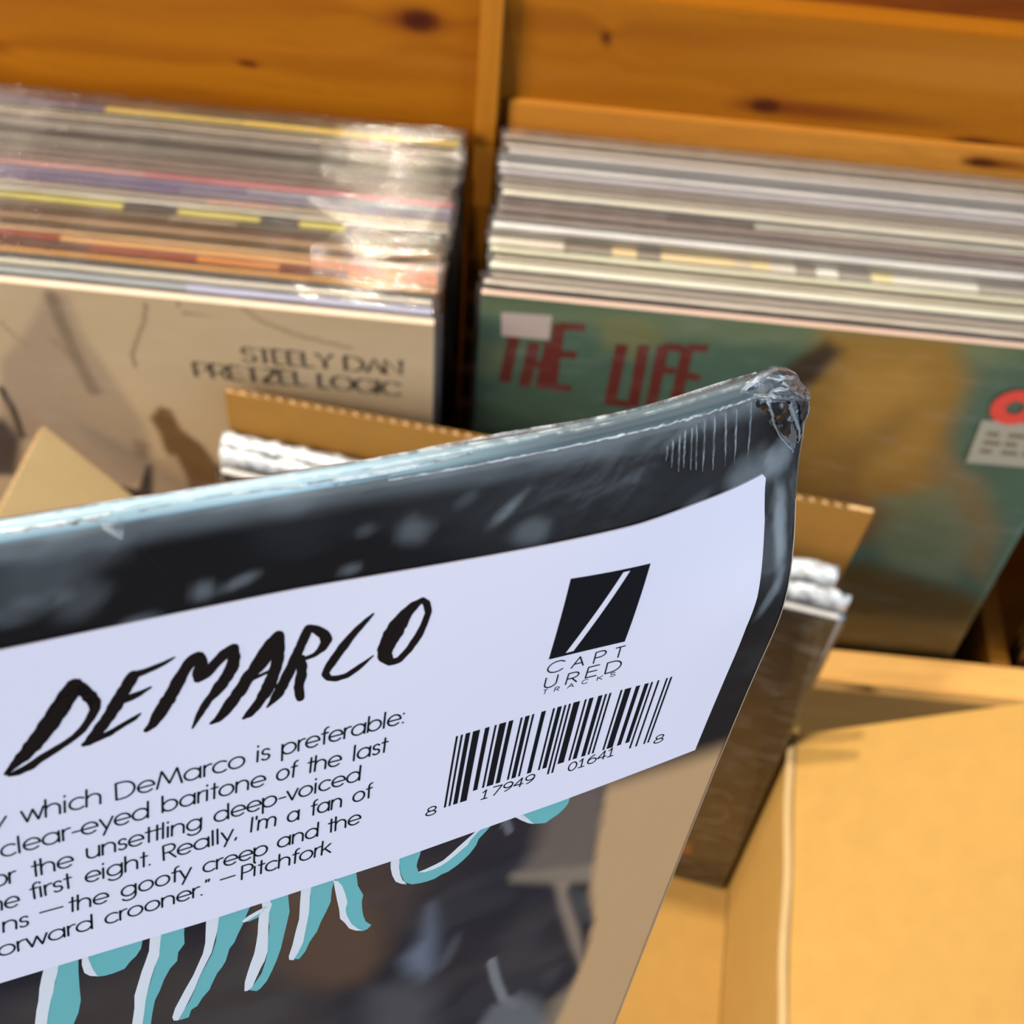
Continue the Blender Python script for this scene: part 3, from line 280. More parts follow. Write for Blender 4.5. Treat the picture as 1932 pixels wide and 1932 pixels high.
# ------------------------------------------------------------------ materials
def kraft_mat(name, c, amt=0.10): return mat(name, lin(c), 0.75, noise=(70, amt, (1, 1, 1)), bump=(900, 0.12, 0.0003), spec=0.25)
M = dict(
    pine=mat('pine board', rough=0.42, attr='print', noise=(900, 0.05, (0.15, 1, 1)), spec=0.2),
    kraft=kraft_mat('kraft liner', (172, 134, 70), 0.05),
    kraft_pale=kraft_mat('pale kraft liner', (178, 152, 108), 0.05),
    kraft_shaded=kraft_mat('shaded kraft liner', (132, 94, 38), 0.06),  # back flap's shade put into a darker copy of the kraft
    kraft_core=kraft_mat('fluted kraft core', (222, 190, 146), 0.15),
    jacket=mat('printed jacket', rough=0.45, attr='print', spec=0.4),
    heldprint=mat('printed dark cover', rough=0.5, attr='print', spec=0.12),
    cover=mat('printed glossy cover', rough=0.35, attr='print', spec=0.5),
    paper=mat('white sticker paper', (0.80, 0.735, 0.83), 0.6, bump=(1500, 0.08, 0.0002), spec=0.3),
    ink=mat('black sticker ink', (0.005, 0.0045, 0.007), 0.8, spec=0.12),
    brush=mat('brown black brush ink', (0.010, 0.005, 0.004), 0.8, spec=0.12),
    teal=mat('teal lettering print', lin((118, 196, 196)), 0.45), lwhite=mat('white lettering print', lin((248, 244, 246)), 0.45),
    red=mat('red lettering print', lin((124, 46, 34)), 0.45), darkprint=mat('dark lettering print', lin((96, 82, 62)), 0.5),
    softprint=mat('pale lettering print', lin((190, 172, 146)), 0.5),
    pink=mat('pale pink price tag', lin((232, 205, 192)), 0.6), ringred=mat('red round sticker', lin((186, 58, 48)), 0.5), grey=mat('grey sticker', lin((136, 132, 120)), 0.5),
    shrink=film_mat('shrink wrap', 0.014, 0.20, (90, 0.4, 0.0012), tint=(0.84, 0.90, 0.95), boost=0.34, cloud_glare='cloud_glare'),
    shrinktop=film_mat('shrink wrap seam glare', 0.014, 0.16, (200, 0.2, 0.0006), tint=(0.52, 0.80, 1.0), boost=1.2, cloud_glare='cloud_glare'),  # blue of the reflected daylight put into the film tint
    shrinkfold=film_mat('gathered shrink wrap', 0.22, 0.18, (500, 0.4, 0.0005), tint=(0.86, 0.93, 0.98), haze_scale=500, boost=3.0, haze_rng=(.4, .6)),
    clear=film_mat('clear front sleeve', 0.015, 0.12, (200, 0.35, 0.0007), haze_scale=120, boost=0.7, stretch=(0.35, 1, 1)),
    poly=film_mat('clear outer sleeve', 0.04, 0.07, (300, 0.10, 0.0007), tint=(0.95, 0.95, 0.93), haze_scale=120, boost=1.6, stretch=(0.35, 1, 1)),
    milky=film_mat('milky outer sleeve', 0.08, 0.10, (300, 0.15, 0.0008), tint=(0.97, 0.97, 0.97), haze_scale=90, boost=2.0, haze_rng=(.2, .8), stretch=(0.2, 1, 1)),
    crinkle=film_mat('crumpled white sleeve', 0.42, 0.14, (260, 0.9, 0.002), tint=(0.66, 0.71, 0.78), haze_scale=160, boost=2.5, haze_rng=(.25, .6)),
    rear=mat('dark stained board', lin((116, 58, 14)), 0.5, noise=(40, 0.35, (0.3, 1, 3)), spec=0.3),
    panel_shade=mat('shaded panel', lin((156, 114, 58)), 0.55, noise=(40, 0.12, (0.3, 1, 3))), table=mat('brown table laminate', lin((96, 74, 58)), 0.5, noise=(30, 0.15, (0.3, 2, 1))), leg=mat('table leg wood', lin((110, 78, 50)), 0.5, noise=(40, .15)),  # panel colour carries the shade below the front rail
    wall=mat('shop wall paint', lin((226, 220, 210)), 0.7, noise=(8, .04)),
    floor=mat('shop floor', lin((120, 108, 96)), 0.6, noise=(6, 0.15)),
)

# ------------------------------------------------------------------ floor and table
mb = MB(); mb.box((-2.5, -2.5, -UP - 0.02), (2.5, 2.5, -UP)); o = mb.build('floor', M['floor']); o['kind'] = 'structure'
for nm, lo, hi in (('wall_back', (-2.5, 2.5, -UP), (2.5, 2.6, 1.9)), ('wall_left', (-2.6, -2.5, -UP), (-2.5, 2.5, 1.9))):
    mb = MB(); mb.box(lo, hi); o = mb.build(nm, M['wall']); o['kind'] = 'structure'
TZ = -0.0845
tb = thing('display_table', 'brown laminate table under the pine bin and the cardboard box', 'table', (0, 0, -UP))
mb = MB(); mb.box((-0.80, -0.62, UP + TZ - 0.03), (0.95, 0.42, UP + TZ)); mb.build('tabletop', M['table'], tb, bevel=0.003)
for x in (-0.74, 0.89):
    for y in (-0.56, 0.36):
        mb = MB(); mb.box((x - 0.03, y - 0.03, 0), (x + 0.03, y + 0.03, UP + TZ - 0.03)); mb.build('leg', M['leg'], tb, bevel=0.003)

# ------------------------------------------------------------------ pine
def pine_colors(X, Z, seed, base=(136, 82, 10), dark=(116, 64, 5), knots=()):
    """X along the grain, Z across, millimetres"""
    warp = (vnoise(X / 180, Z / 60, seed) - .5) * 22
    for kx, kz, rx, rz, l1, l2 in knots:
        q = np.exp(-(((X - kx) / (rx * 2.6)) ** 2)) * np.exp(-(((Z - kz) / (rz * 2.2)) ** 2)); warp += q * np.sign(Z - kz) * rz * 1.1
    g = vnoise(X / 320, (Z + warp) / 14.0, seed + 1, 2); f = vnoise(X / 60, (Z + warp) / 1.6, seed + 2, 2)
    C = np.ones(X.shape + (3,)) * lina(base); C = paint(C, sstep(.3, .8, g) * .8, dark); C = paint(C, sstep(.5, .9, f) * .25, (110, 56, 10))
    C = paint(C, sstep(.55, .9, vnoise(X / 300, Z / 25, seed + 5, 2)) * .4, (158, 102, 34))
    for kx, kz, rx, rz, l1, l2 in knots:
        dx = X - kx; tail = np.where(dx > 0, l1, l2); e = np.hypot(dx / np.maximum(tail, 1), (Z - kz - .0 * dx) / rz)
        C = paint(C, (1 - sstep(.15, 1.0, e)) * .95, (96, 44, 6)); e2 = np.hypot(dx / rx, (Z - kz) / (rz * .7))
        C = paint(C, 1 - sstep(.35, 1.0, e2), (56, 18, 4))
    return C
def pine_board(name, lo, hi, parent, axis='x', seed=1, knots=(), step=0.0022, base=(136, 82, 10), dark=(116, 64, 5), bevel=True):
    """a board with a fine grid so its grain and knots are painted per point; grain runs along axis"""
    lo = np.array(lo, float); hi = np.array(hi, float); ax = {'x': 0, 'y': 1, 'z': 2}[axis]
    bm = bmesh.new(); bmesh.ops.create_cube(bm, size=1)
    for v_ in bm.verts: v_.co = Vector([(lo[i] + hi[i]) / 2 + v_.co[i] * (hi[i] - lo[i]) for i in range(3)])
    if bevel: bmesh.ops.bevel(bm, geom=list(bm.edges), offset=0.0012, segments=2, affect='EDGES')
    for i in range(3):
        n = int((hi[i] - lo[i]) / (step * (2.2 if i == ax else 1)))
        for k in range(1, max(n, 1)):
            c = [0, 0, 0]; c[i] = lo[i] + (hi[i] - lo[i]) * k / n; nn = [0, 0, 0]; nn[i] = 1
            bmesh.ops.bisect_plane(bm, geom=list(bm.verts) + list(bm.edges) + list(bm.faces), plane_co=c, plane_no=nn)
    P = np.array([tuple(v_.co) for v_ in bm.verts]) * 1000; oth = [i for i in range(3) if i != ax]
    wide = oth[0] if (hi - lo)[oth[0]] > (hi - lo)[oth[1]] else oth[1]; thin = oth[1] if wide == oth[0] else oth[0]
    dt = P[:, thin] - lo[thin] * 1000; C = pine_colors(P[:, ax] + dt * .3, P[:, wide] + dt, seed, base, dark, knots)
    me = bpy.data.meshes.new(name); bm.to_mesh(me); bm.free(); me.materials.append(M['pine'])
    at = me.color_attributes.new('print', 'FLOAT_COLOR', 'POINT'); c = np.ones((len(P), 4), np.float32); c[:, :3] = C; at.data.foreach_set('color', c.ravel())
    o = bpy.data.objects.new(name, me); COL.objects.link(o); o.parent = parent
    return o

bin_ = thing('record_bin', 'open pine record bin with dividers, holding the two packed rows of records', 'record bin')
KN = [(143, 341, 12, 9, 150, 30), (-50, 371, 15, 13, 26, 34), (-145, 335, 8, 3, 12, 12), (52, 372, 3, 8, 4, 4), (-300, 330, 10, 8, 30, 30), (430, 360, 14, 9, 40, 40), (262, 331, 16, 6, 60, 20)]
pine_board('back_board', (-0.381, 0.150, 0.215), (0.72, 0.168, 0.3955), bin_, 'x', 3, KN)
pine_board('ledge_strip', (0.0005, 0.1455, 0.2150), (0.338, 0.1498, 0.3315), bin_, 'x', 9, [(268, 322, 14, 6, 60, 14)], base=(170, 116, 46), dark=(152, 94, 30))
pine_board('front_rail', (-0.381, -0.0285, 0.040), (0.72, -0.0045, 0.053), bin_, 'x', 14, [(262, -22, 8, 5, 16, 20), (386, -15, 6, 6, 9, 9)], base=(250, 190, 108), dark=(240, 162, 78), step=0.004)
mb = MB(); mb.box((-0.381, -0.0200, TZ + 0.001), (0.72, -0.0060, 0.0399)); mb.build('front_panel', M['panel_shade'], bin_, bevel=0.001)['label'] = 'front panel in a shaded grey brown'
pine_board('bottom_panel', (-0.381, -0.0040, -0.014), (0.72, 0.20, -0.001), bin_, 'x', 21, step=0.012)
pine_board('foot_panel', (-0.381, 0.182, TZ + 0.001), (0.72, 0.20, -0.015), bin_, 'x', 22, step=0.012)
for i, xc in enumerate((-0.3745, -0.0104, 0.3487, 0.7135)):
    prof = [(-0.0035, 0.0), (-0.0035, 0.0525), (0.058, 0.0555), (0.112, 0.090), (0.130, 0.270), (0.1385, 0.305), (0.1385, 0.396), (0.1494, 0.396), (0.1494, 0.0)]
    w_ = 0.0122 if i == 1 else 0.0130
    bm = bmesh.new(); f = bm.faces.new([bm.verts.new((xc - w_ / 2, y, z)) for y, z in prof]); ext = bmesh.ops.extrude_face_region(bm, geom=[f])
    bmesh.ops.translate(bm, vec=(w_, 0, 0), verts=[g for g in ext['geom'] if isinstance(g, bmesh.types.BMVert)])
    bmesh.ops.recalc_face_normals(bm, faces=bm.faces); bmesh.ops.bevel(bm, geom=list(bm.edges), offset=0.0008, segments=1, affect='EDGES')
    for k in range(1, 80):
        bmesh.ops.bisect_plane(bm, geom=list(bm.verts) + list(bm.edges) + list(bm.faces), plane_co=(0, 0, 0.397 * k / 80), plane_no=(0, 0, 1))
    for k in range(1, 5):
        bmesh.ops.bisect_plane(bm, geom=list(bm.verts) + list(bm.edges) + list(bm.faces), plane_co=(xc - w_ / 2 + w_ * k / 5, 0, 0), plane_no=(1, 0, 0))
    P = np.array([tuple(v_.co) for v_ in bm.verts]) * 1000
    C = pine_colors(P[:, 2] + P[:, 1] * .3, P[:, 0] + P[:, 1] * .2, 30 + i, (146, 92, 24), (130, 74, 14), [(P[:, 0].mean(), 376, 3, 2, 4, 4)])
    me = bpy.data.meshes.new('divider'); bm.to_mesh(me); bm.free(); me.materials.append(M['pine'])
    at = me.color_attributes.new('print', 'FLOAT_COLOR', 'POINT'); c = np.ones((len(P), 4), np.float32); c[:, :3] = C; at.data.foreach_set('color', c.ravel())
    o = bpy.data.objects.new('divider', me); COL.objects.link(o); o.parent = bin_

rb = thing('rear_bin', 'dark reddish stained bin board standing behind the pine bin', 'record bin')
mb = MB(); mb.box((-0.78, 0.24, TZ), (0.92, 0.262, 0.60)); mb.build('board', M['rear'], rb, bevel=0.002)

# ------------------------------------------------------------------ records in the bin
PIT = 0.315
def jacket(name, parent, thick, segs, front=None, width=PIT, height=PIT, m='jacket', x0=0.0, bright=1.12):
    """jacket standing on z 0, front face at y 0, thickness towards +y, left edge at x0. segs: [(x fraction end, rgb)] along the spine on top"""
    xs = [0.0]; cs = []
    for e, c in segs: xs.append(e); cs.append(c)
    prof = [(0, 0), (0, height - 0.004), (0, height - 0.0008), (0.0006, height), (thick - 0.0006, height), (thick, height - 0.0008), (thick, 0)]
    mb = MB()
    for i, c in enumerate(cs):
        cl = np.minimum(lina(c) * bright, .9); fl = lina(front) if front else cl * .8; a, b = x0 + xs[i] * width, x0 + xs[i + 1] * width
        n = len(prof); vs = [(a, y, z) for y, z in prof] + [(b, y, z) for y, z in prof]; base = len(mb.v)
        mb.v += vs; mb.c += [tuple(fl if k == 0 else cl) for k in range(n)] * 2
        mb.f += [(base + k, base + n + k, base + n + k + 1, base + k + 1) for k in range(n - 1)] + [(base + n - 1, base + 2 * n - 1, base + n, base)]; mb.m += [0] * n
        if i == 0: mb.f.append(tuple(base + k for k in range(n))); mb.m.append(0)
        if i == len(cs) - 1: mb.f.append(tuple(base + n + k for k in range(n))[::-1]); mb.m.append(0)
    return mb.build(name, M[m], parent, colors=True)
M['liphaze'] = film_mat('smooth sleeve lip', 0.03, 0.08, (300, 0.12, 0.0006), haze_scale=150, boost=2.0)
M['lip'] = film_mat('sleeve lip', 0.03, 0.05, (480, 0.26, 0.0006), haze_scale=150, boost=5.6, stretch=(0.5, 1, 1))
SLV = {}
def sleeve_mesh(kind, seed, depth, fo=0.0004):
    """an open-topped plastic bag round the jacket: front sheet, back sheet, sealed right edge; wavy lip above the jacket"""
    key = (kind, seed, round(depth, 4))
    if key in SLV: return SLV[key]
    r = random.Random(seed); nx = 40; W = PIT + 0.004; mb = MB(); H = PIT
    ph = [r.uniform(0, 6.28) for _ in range(6)]; amp = 0.00022 if kind != 'milky' else 0.00015
    def wav(x, k): return amp * (math.sin(x * 55 + ph[k]) + .8 * math.sin(x * 131 + ph[k + 1]) + .6 * math.sin(x * 290 + ph[k + 2]))
    lip = 0.0035
    rows_f, rows_b = [], []
    for z, q in ((0.0, 0), (0.20, 0), (0.300, .4), (H - .001, .7), (H + lip * .5, 1.0), (H + lip * .85, 1.0), (H + lip, .9), (H + lip + .00045, .9), (H + lip + .0006, .9), (H + lip + .0005, .9)):
        fr, bk = [], []
        for j in range(nx + 1):
            x = -0.0015 + W * j / nx; e = 0.0008 * q
            curl = 0.0007 * min(1, max(0, (z - H) / lip)) ** 2; nth_ = len(rows_f); curl += (0, .00015, .00055, .00110)[max(0, nth_ - 6)]
            zz = z + (wav(x, 0) * 1.2 if z > H else 0)
            fr.append((x, -fo + q * wav(x, 0) * .7 + curl, zz)); bk.append((x, depth + 0.0004 + q * wav(x, 3) * .7 + curl * .25, zz))
        rows_f.append(fr); rows_b.append(bk)
    mb.strip(rows_f); mb.strip(rows_b)
    mb.strip([[rf[-1], ((rf[-1][0] + 0.0012), (rf[-1][1] + rb_[-1][1]) / 2, rf[-1][2]), rb_[-1]] for rf, rb_ in zip(rows_f, rows_b)])
    mb.strip([[rf[0], ((rf[0][0] - 0.0012), (rf[0][1] + rb_[0][1]) / 2, rf[0][2]), rb_[0]] for rf, rb_ in zip(rows_f, rows_b)])
    me = bpy.data.meshes.new('plastic_sleeve'); me.from_pydata(mb.v, [], mb.f); me.materials.append(M[kind]); me.materials.append(M['liphaze' if seed >= 300 and seed % 5 else 'lip'])
    nr_ = len(rows_f) - 1; me.polygons.foreach_set('material_index', np.array([1 if (k_ < 2 * nr_ * nx and (k_ // nx) % nr_ >= 5 and kind != 'clear') else 0 for k_ in range(len(mb.f))], np.int32)); me.polygons.foreach_set('use_smooth', np.ones(len(me.polygons), bool)); me.update()
    SLV[key] = me; return me
def sleeve(parent, kind, seed, depth, fo=0.0004):
    o = bpy.data.objects.new('plastic_sleeve', sleeve_mesh(kind, seed, depth, fo)); COL.objects.link(o); o.parent = parent; return o
ORD = ['first', 'second', 'third', 'fourth', 'fifth', 'sixth', 'seventh', 'eighth', 'ninth', 'tenth', 'eleventh', 'twelfth', 'thirteenth', 'fourteenth', 'fifteenth', 'sixteenth', 'seventeenth', 'eighteenth', 'nineteenth',
       'twentieth', 'twenty-first', 'twenty-second', 'twenty-third', 'twenty-fourth', 'twenty-fifth', 'twenty-sixth', 'twenty-seventh', 'twenty-eighth', 'twenty-ninth', 'thirtieth', 'thirty-first', 'thirty-second', 'thirty-third', 'thirty-fourth']

# colours of the top edges, from the front album backwards: (colour words, thickness mm, [(fraction, rgb)...])
GY = (128, 118, 106)
LEFT = [
 ('blue-grey edged', 4.6, [(.62, (150, 156, 160)), (1, (176, 178, 206))]), ('cream white edged', 3.4, [(1, (226, 216, 196))]), ('black edged', 2.2, [(1, (40, 32, 26))]),
 ('bright orange edged', 3.0, [(1, (236, 160, 48))]), ('maroon and orange edged', 3.6, [(.45, (92, 52, 44)), (.62, (150, 66, 46)), (.75, (222, 140, 70)), (.86, (120, 52, 42)), (1, (226, 120, 40))]),
 ('peach orange edged', 3.4, [(.30, (224, 150, 84)), (.40, (160, 74, 48)), (.8, (230, 176, 112)), (1, (214, 120, 52))]), ('tan edged', 2.6, [(1, (214, 176, 130))]), ('olive brown edged', 2.6, [(1, (84, 66, 30))]),
 ('sand edged', 3.0, [(1, (190, 152, 112))]), ('brown edged', 2.4, [(1, (104, 72, 40))]), ('khaki grey edged', 3.0, [(.55, (132, 112, 86)), (.66, (176, 154, 124)), (1, (116, 104, 82))]),
 ('dark spine with yellow blocks', 4.2, [(.30, (196, 184, 96)), (.475, (206, 194, 96)), (.565, (76, 70, 60)), (.70, (212, 200, 108)), (.765, (76, 70, 62)), (.84, (212, 200, 104)), (1, (92, 82, 66))]),
 ('white edged', 2.6, [(1, (240, 226, 214))]), ('mauve grey edged', 3.4, [(.6, (168, 150, 142)), (.72, (206, 164, 146)), (1, (190, 170, 150))]), ('violet blue edged', 3.6, [(.55, (112, 98, 136)), (1, (132, 124, 150))]),
 ('lilac edged', 3.6, [(.66, (130, 118, 150)), (1, (160, 156, 172))]), ('pink edged', 3.4, [(.48, (206, 156, 150)), (1, (204, 128, 128))]), ('taupe edged', 3.2, [(1, (140, 122, 106))]),
 ('grey brown edged', 3.6, [(1, (134, 118, 104))]), ('warm grey edged', 3.2, [(1, GY)]), ('ash grey edged', 3.4, [(1, (140, 134, 120))]), ('charcoal edged', 2.6, [(.75, (94, 82, 68)), (1, (112, 106, 92))]),
 ('pale grey edged', 3.2, [(1, (150, 142, 130))]), ('dove grey edged', 3.0, [(1, (164, 154, 144))]), ('off white edged', 3.0, [(1, (196, 178, 160))]), ('greenish grey edged', 3.0, [(1, (150, 140, 110))]),
 ('yellow and violet spine', 4.4, [(.375, (100, 84, 104)), (.62, (204, 172, 76)), (.8, (226, 190, 84)), (1, (206, 176, 70))]), ('brown black edged', 3.6, [(.5, (98, 56, 26)), (.78, (60, 40, 26)), (1, (130, 112, 84))]),
]
RIGHT = [
 ('pink white edged', 2.8, [(1, (236, 206, 190))]), ('silver grey edged', 3.0, [(1, (170, 156, 140))]), ('pale cream edged', 4.2, [(1, (240, 228, 200))]), ('stone edged', 2.6, [(1, (188, 174, 146))]),
 ('ivory edged', 3.4, [(1, (230, 220, 190))]), ('speckled grey and yellow spine', 5.2, [(.12, (208, 198, 182)), (.20, (116, 104, 88)), (.24, (206, 180, 130)), (.28, (116, 104, 90)), (.40, (212, 190, 138)), (.43, (196, 180, 150)), (.46, (224, 196, 140)), (.50, (206, 200, 190)), (.535, (130, 122, 112)), (.57, (226, 220, 210)), (.625, (128, 122, 114)), (.66, (226, 204, 150)), (.80, (220, 214, 204)), (1, (146, 140, 132))]),
 ('dark slate edged', 2.4, [(1, (96, 90, 78))]), ('bright white edged', 4.4, [(1, (232, 226, 220))]), ('plum grey edged', 3.8, [(1, (104, 86, 78))]), ('mauve taupe edged', 3.2, [(1, (138, 120, 114))]),
 ('charcoal and white spine', 2.8, [(.28, (128, 112, 106)), (.43, (100, 88, 82)), (1, (222, 214, 202))]), ('blush white edged', 3.8, [(1, (234, 214, 196))]), ('grey taupe edged', 3.6, [(1, (146, 134, 124))]),
 ('smoke grey edged', 3.6, [(1, (136, 126, 118))]), ('lavender grey edged', 3.8, [(1, (176, 172, 182))]), ('snow white edged', 3.4, [(1, (238, 232, 222))]), ('steel grey edged', 2.8, [(1, (130, 132, 136))]),
 ('pearl grey edged', 3.6, [(1, (196, 190, 188))]), ('light stone edged', 3.6, [(1, (172, 160, 148))]), ('mushroom edged', 3.6, [(1, (148, 134, 118))])
]
def art_cover(name, parent, width, height, thick, base, ops, topc, m='cover', shapes=(), nx=170, seed=5, mottle=.1, gain=1.0):
    """jacket whose front is a fine grid carrying the printed picture; x 0..width, front at y 0; shapes: [(polygon or strokes, material)]"""
    gx = np.linspace(0, width, nx + 1); gz = np.linspace(0, height, nx + 1); X, Z = np.meshgrid(gx, gz)
    xm, zm = X * 1000, (Z - height) * 1000
    C = np.ones(X.shape + (3,)) * lina(base); C = C * (1 + mottle * (vnoise(xm / 30, zm / 30, seed)[..., None] - .5))
    C = paint_ops(C, xm, zm, ops, gain)
    vs = [(x, 0.0, z) for x, z in zip(X.ravel(), Z.ravel())]; n = nx + 1
    fs = [(i * n + j, i * n + j + 1, (i + 1) * n + j + 1, (i + 1) * n + j) for i in range(nx) for j in range(nx)]; cols = list(C.reshape(-1, 3)); fm = [0] * len(fs)
    b = len(vs); tc = lina(topc)
    box = [(0, 0, 0), (width, 0, 0), (width, 0, height), (0, 0, height), (0, thick, 0), (width, thick, 0), (width, thick, height), (0, thick, height)]
    vs += box; cols += [tc] * 8; fs += [(b + 3, b + 2, b + 6, b + 7), (b + 1, b + 5, b + 6, b + 2), (b + 0, b + 3, b + 7, b + 4), (b + 4, b + 7, b + 6, b + 5), (b + 0, b + 4, b + 5, b + 1)]; fm += [0] * 5
    mats = [M[m]]
    for V2, F2, mm, off in shapes:
        if M[mm] not in mats: mats.append(M[mm])
        k = len(vs); vs += [(p[0] / 1000, -off, height + p[1] / 1000) for p in V2]; cols += [tc] * len(V2); fs += [tuple(k + i for i in q) for q in F2]; fm += [mats.index(M[mm])] * len(F2)
    return mesh_obj(name, vs, fs, mats, parent, np.array(cols), fm)

# left compartment: the stack leans a little towards the viewer
LX, LY, LEAN = -0.0209, -0.0262, math.radians(5.2)
def left_root(label, dist, dx=0, group=None, dz=0):
    """dist: distance of the front face behind the front album, measured across the stack"""
    r_ = thing('vinyl_record', label, 'record album', group=group)
    up = Vector((0, -math.sin(LEAN), math.cos(LEAN))); back = Vector((0, math.cos(LEAN), math.sin(LEAN)))
    p = Vector((LX - PIT + dx, LY, 0.315)) - up * PIT + back * dist
    p += up * max(0, (0.0008 - p.z) / up.z) if p.z < 0.0008 else up * ((0.0008 - p.z) / up.z)
    r_.location = p + up * dz; r_.rotation_euler = (LEAN, 0, 0); return r_
def serif(words, capmm):
    sh = []
    for txt, x0, z0, x1, z1 in words:
        x0, x1 = x0 + PIT * 1000, x1 + PIT * 1000
        for st, _ in word_strokes(txt, x0, z0, x1, z1, capmm / 1.45, 1, down=0):
            wd = []
            for i in range(len(st)):
                a, b = st[max(i - 1, 0)], st[min(i + 1, len(st) - 1)]; L = math.hypot(b[0] - a[0], b[1] - a[1]) or 1
                wd.append(0.7 + 1.7 * abs(b[1] - a[1]) / L)
            V2, F2 = ribbon(st, wd, False); sh.append((V2, F2, 'darkprint', 0.00015))
            for p_, w_ in ((st[0], wd[0]), (st[-1], wd[-1])):
                if w_ > 1.6:
                    V2, F2 = ribbon([(p_[0] - 1.6, p_[1]), (p_[0] + 1.6, p_[1])], [.7, .7], False); sh.append((V2, F2, 'darkprint', 0.00018))
    return sh
f = left_root('beige sepia street-scene album with dark serif lettering at the front of the left compartment', 0.0, 0)
ops = [(k, [(x + PIT * 1000, z) for x, z in p], w_, c, a) for k, p, w_, c, a in SDART]
art_cover('jacket', f, PIT, PIT, 0.0036, (244, 214, 172), ops, (236, 214, 190), shapes=serif(SD, 10.5), seed=8, gain=1.2)
sleeve(f, 'clear', 101, 0.0036, 0.0014)
d = 0.0062; seedk = 0
for i, (desc, th, segs) in enumerate(LEFT):
    kth = th * 1.13 / 1000
    r_ = left_root(f'{desc} record, {ORD[i]} behind the beige front album, left compartment', d, random.uniform(-.003, .0002), 'records packed in the left compartment', random.uniform(0, .0012))
    jacket('jacket', r_, kth, segs); seedk = (seedk + 1) % 6
    sleeve(r_, 'poly', 200 + i, kth)
    d += kth + 0.0016 + random.uniform(0, .0003)
print('left stack depth', d)

# right compartment
def right_root(label, y, dx=0, group=None, dz=0):
    return thing('vinyl_record', label, 'record album', (dx, y, 0.0008 + dz), group)
def stroke2(p, w_): return ribbon(p, [w_] * len(p), False)
sh = []
for p in LIFE:
    p2 = [(x, z) for x, z in p]; V2, F2 = stroke2(p2, 6.0 if abs(p2[0][1] - p2[1][1]) > 15 else 5.0); sh.append((V2, F2, 'red', 0.00015 + .000008 * len(sh)))
sh.append((LFTAG, [(0, 1, 2, 3)], 'pink', 0.0003))
g = right_root('green album with red slanted lettering and ochre figure, at the front of the right compartment', 0.0)
art_cover('jacket', g, 0.318, PIT - 0.001, 0.0034, (92, 120, 98), LFART, (226, 196, 180), shapes=sh, seed=12, mottle=.25, gain=1.18)
sleeve(g, 'clear', 103, 0.0034, 0.0012)
# round red sticker and grey label on its plastic sleeve
cx, cz = LFRING[0]; R0 = cx - LFRING[1][0]; cx = min(cx, 317 - R0)
V2 = [(cx + R0 * math.cos(k * math.pi / 16), cz + R0 * math.sin(k * math.pi / 16)) for k in range(32)] + [(cx + R0 * .38 * math.cos(k * math.pi / 16), cz + R0 * .38 * math.sin(k * math.pi / 16)) for k in range(32)]
F2 = [(k, (k + 1) % 32, 32 + (k + 1) % 32, 32 + k) for k in range(32)]
mesh_obj('round_sticker', [(p[0] / 1000, -0.0016, 0.314 + p[1] / 1000) for p in V2], [q[::-1] for q in F2], M['ringred'], g)['label'] = 'red ring sticker'
gl = [(x, z) for x, z in LFGREY]; gx0 = gl[0][0]
V2 = [(gx0, gl[0][1]), (318, gl[1][1] + 1), (318, gl[2][1] + 1), (gl[3][0], gl[3][1])]
vs = [(p[0] / 1000, -0.0015, 0.314 + p[1] / 1000) for p in V2]; fs = [(3, 2, 1, 0)]; fm = [0]
for r_ in range(3):
    for c_ in range(4):
        u0 = .10 + .22 * c_; u1 = u0 + (.17 if (r_ + c_) % 2 else .12); w0 = .25 + .2 * r_
        def q_(u, w_): a = [V2[0][i] * (1 - u) + V2[1][i] * u for i in (0, 1)]; b = [V2[3][i] * (1 - u) + V2[2][i] * u for i in (0, 1)]; return (a[0] * (1 - w_) + b[0] * w_, a[1] * (1 - w_) + b[1] * w_)
        k = len(vs); vs += [(p[0] / 1000, -0.0017, 0.314 + p[1] / 1000) for p in (q_(u0, w0 + .09), q_(u1, w0 + .09), q_(u1, w0), q_(u0, w0))]; fs.append((k, k + 1, k + 2, k + 3)); fm.append(1)
mesh_obj('label_sticker', vs, fs, [M['grey'], M['darkprint']], g, None, fm)['label'] = 'grey rectangular sticker'
d = 0.0062
for i, (desc, th, segs) in enumerate(RIGHT):
    kth = th * 1.36 / 1000
    r_ = right_root(f'{desc} record, {ORD[i]} behind the green front album, right compartment', d, random.uniform(0, .005), 'records packed in the right compartment', random.uniform(0, .0014))
    jacket('jacket', r_, kth, segs, bright=1.3); seedk = (seedk + 1) % 6
    sleeve(r_, 'milky' if i % 3 else 'poly', 300 + i, kth)
    d += kth + 0.00140 + random.uniform(0, .0008)
print('right stack depth', d)
# the next compartment, seen past its divider at the right edge
d = -0.0005
for i, (desc, th, segs, fr) in enumerate((('deep red fronted', 3.6, [(1, (150, 40, 20))], (134, 30, 8)), ('dark brown edged', 3.6, [(1, (70, 44, 30))], (60, 40, 30)), ('black edged', 4.0, [(1, (40, 34, 30))], (40, 34, 30)))):
    r_ = right_root(f'{desc} record, {ORD[i]} in the compartment past the right divider', d, 0.3625, 'records past the right divider')
    jacket('jacket', r_, th / 1000, [(1, fr)] if i == 0 else segs, fr); sleeve(r_, 'poly', 205, round(th / 1000 * 2, 3) / 2); d += 0.0075

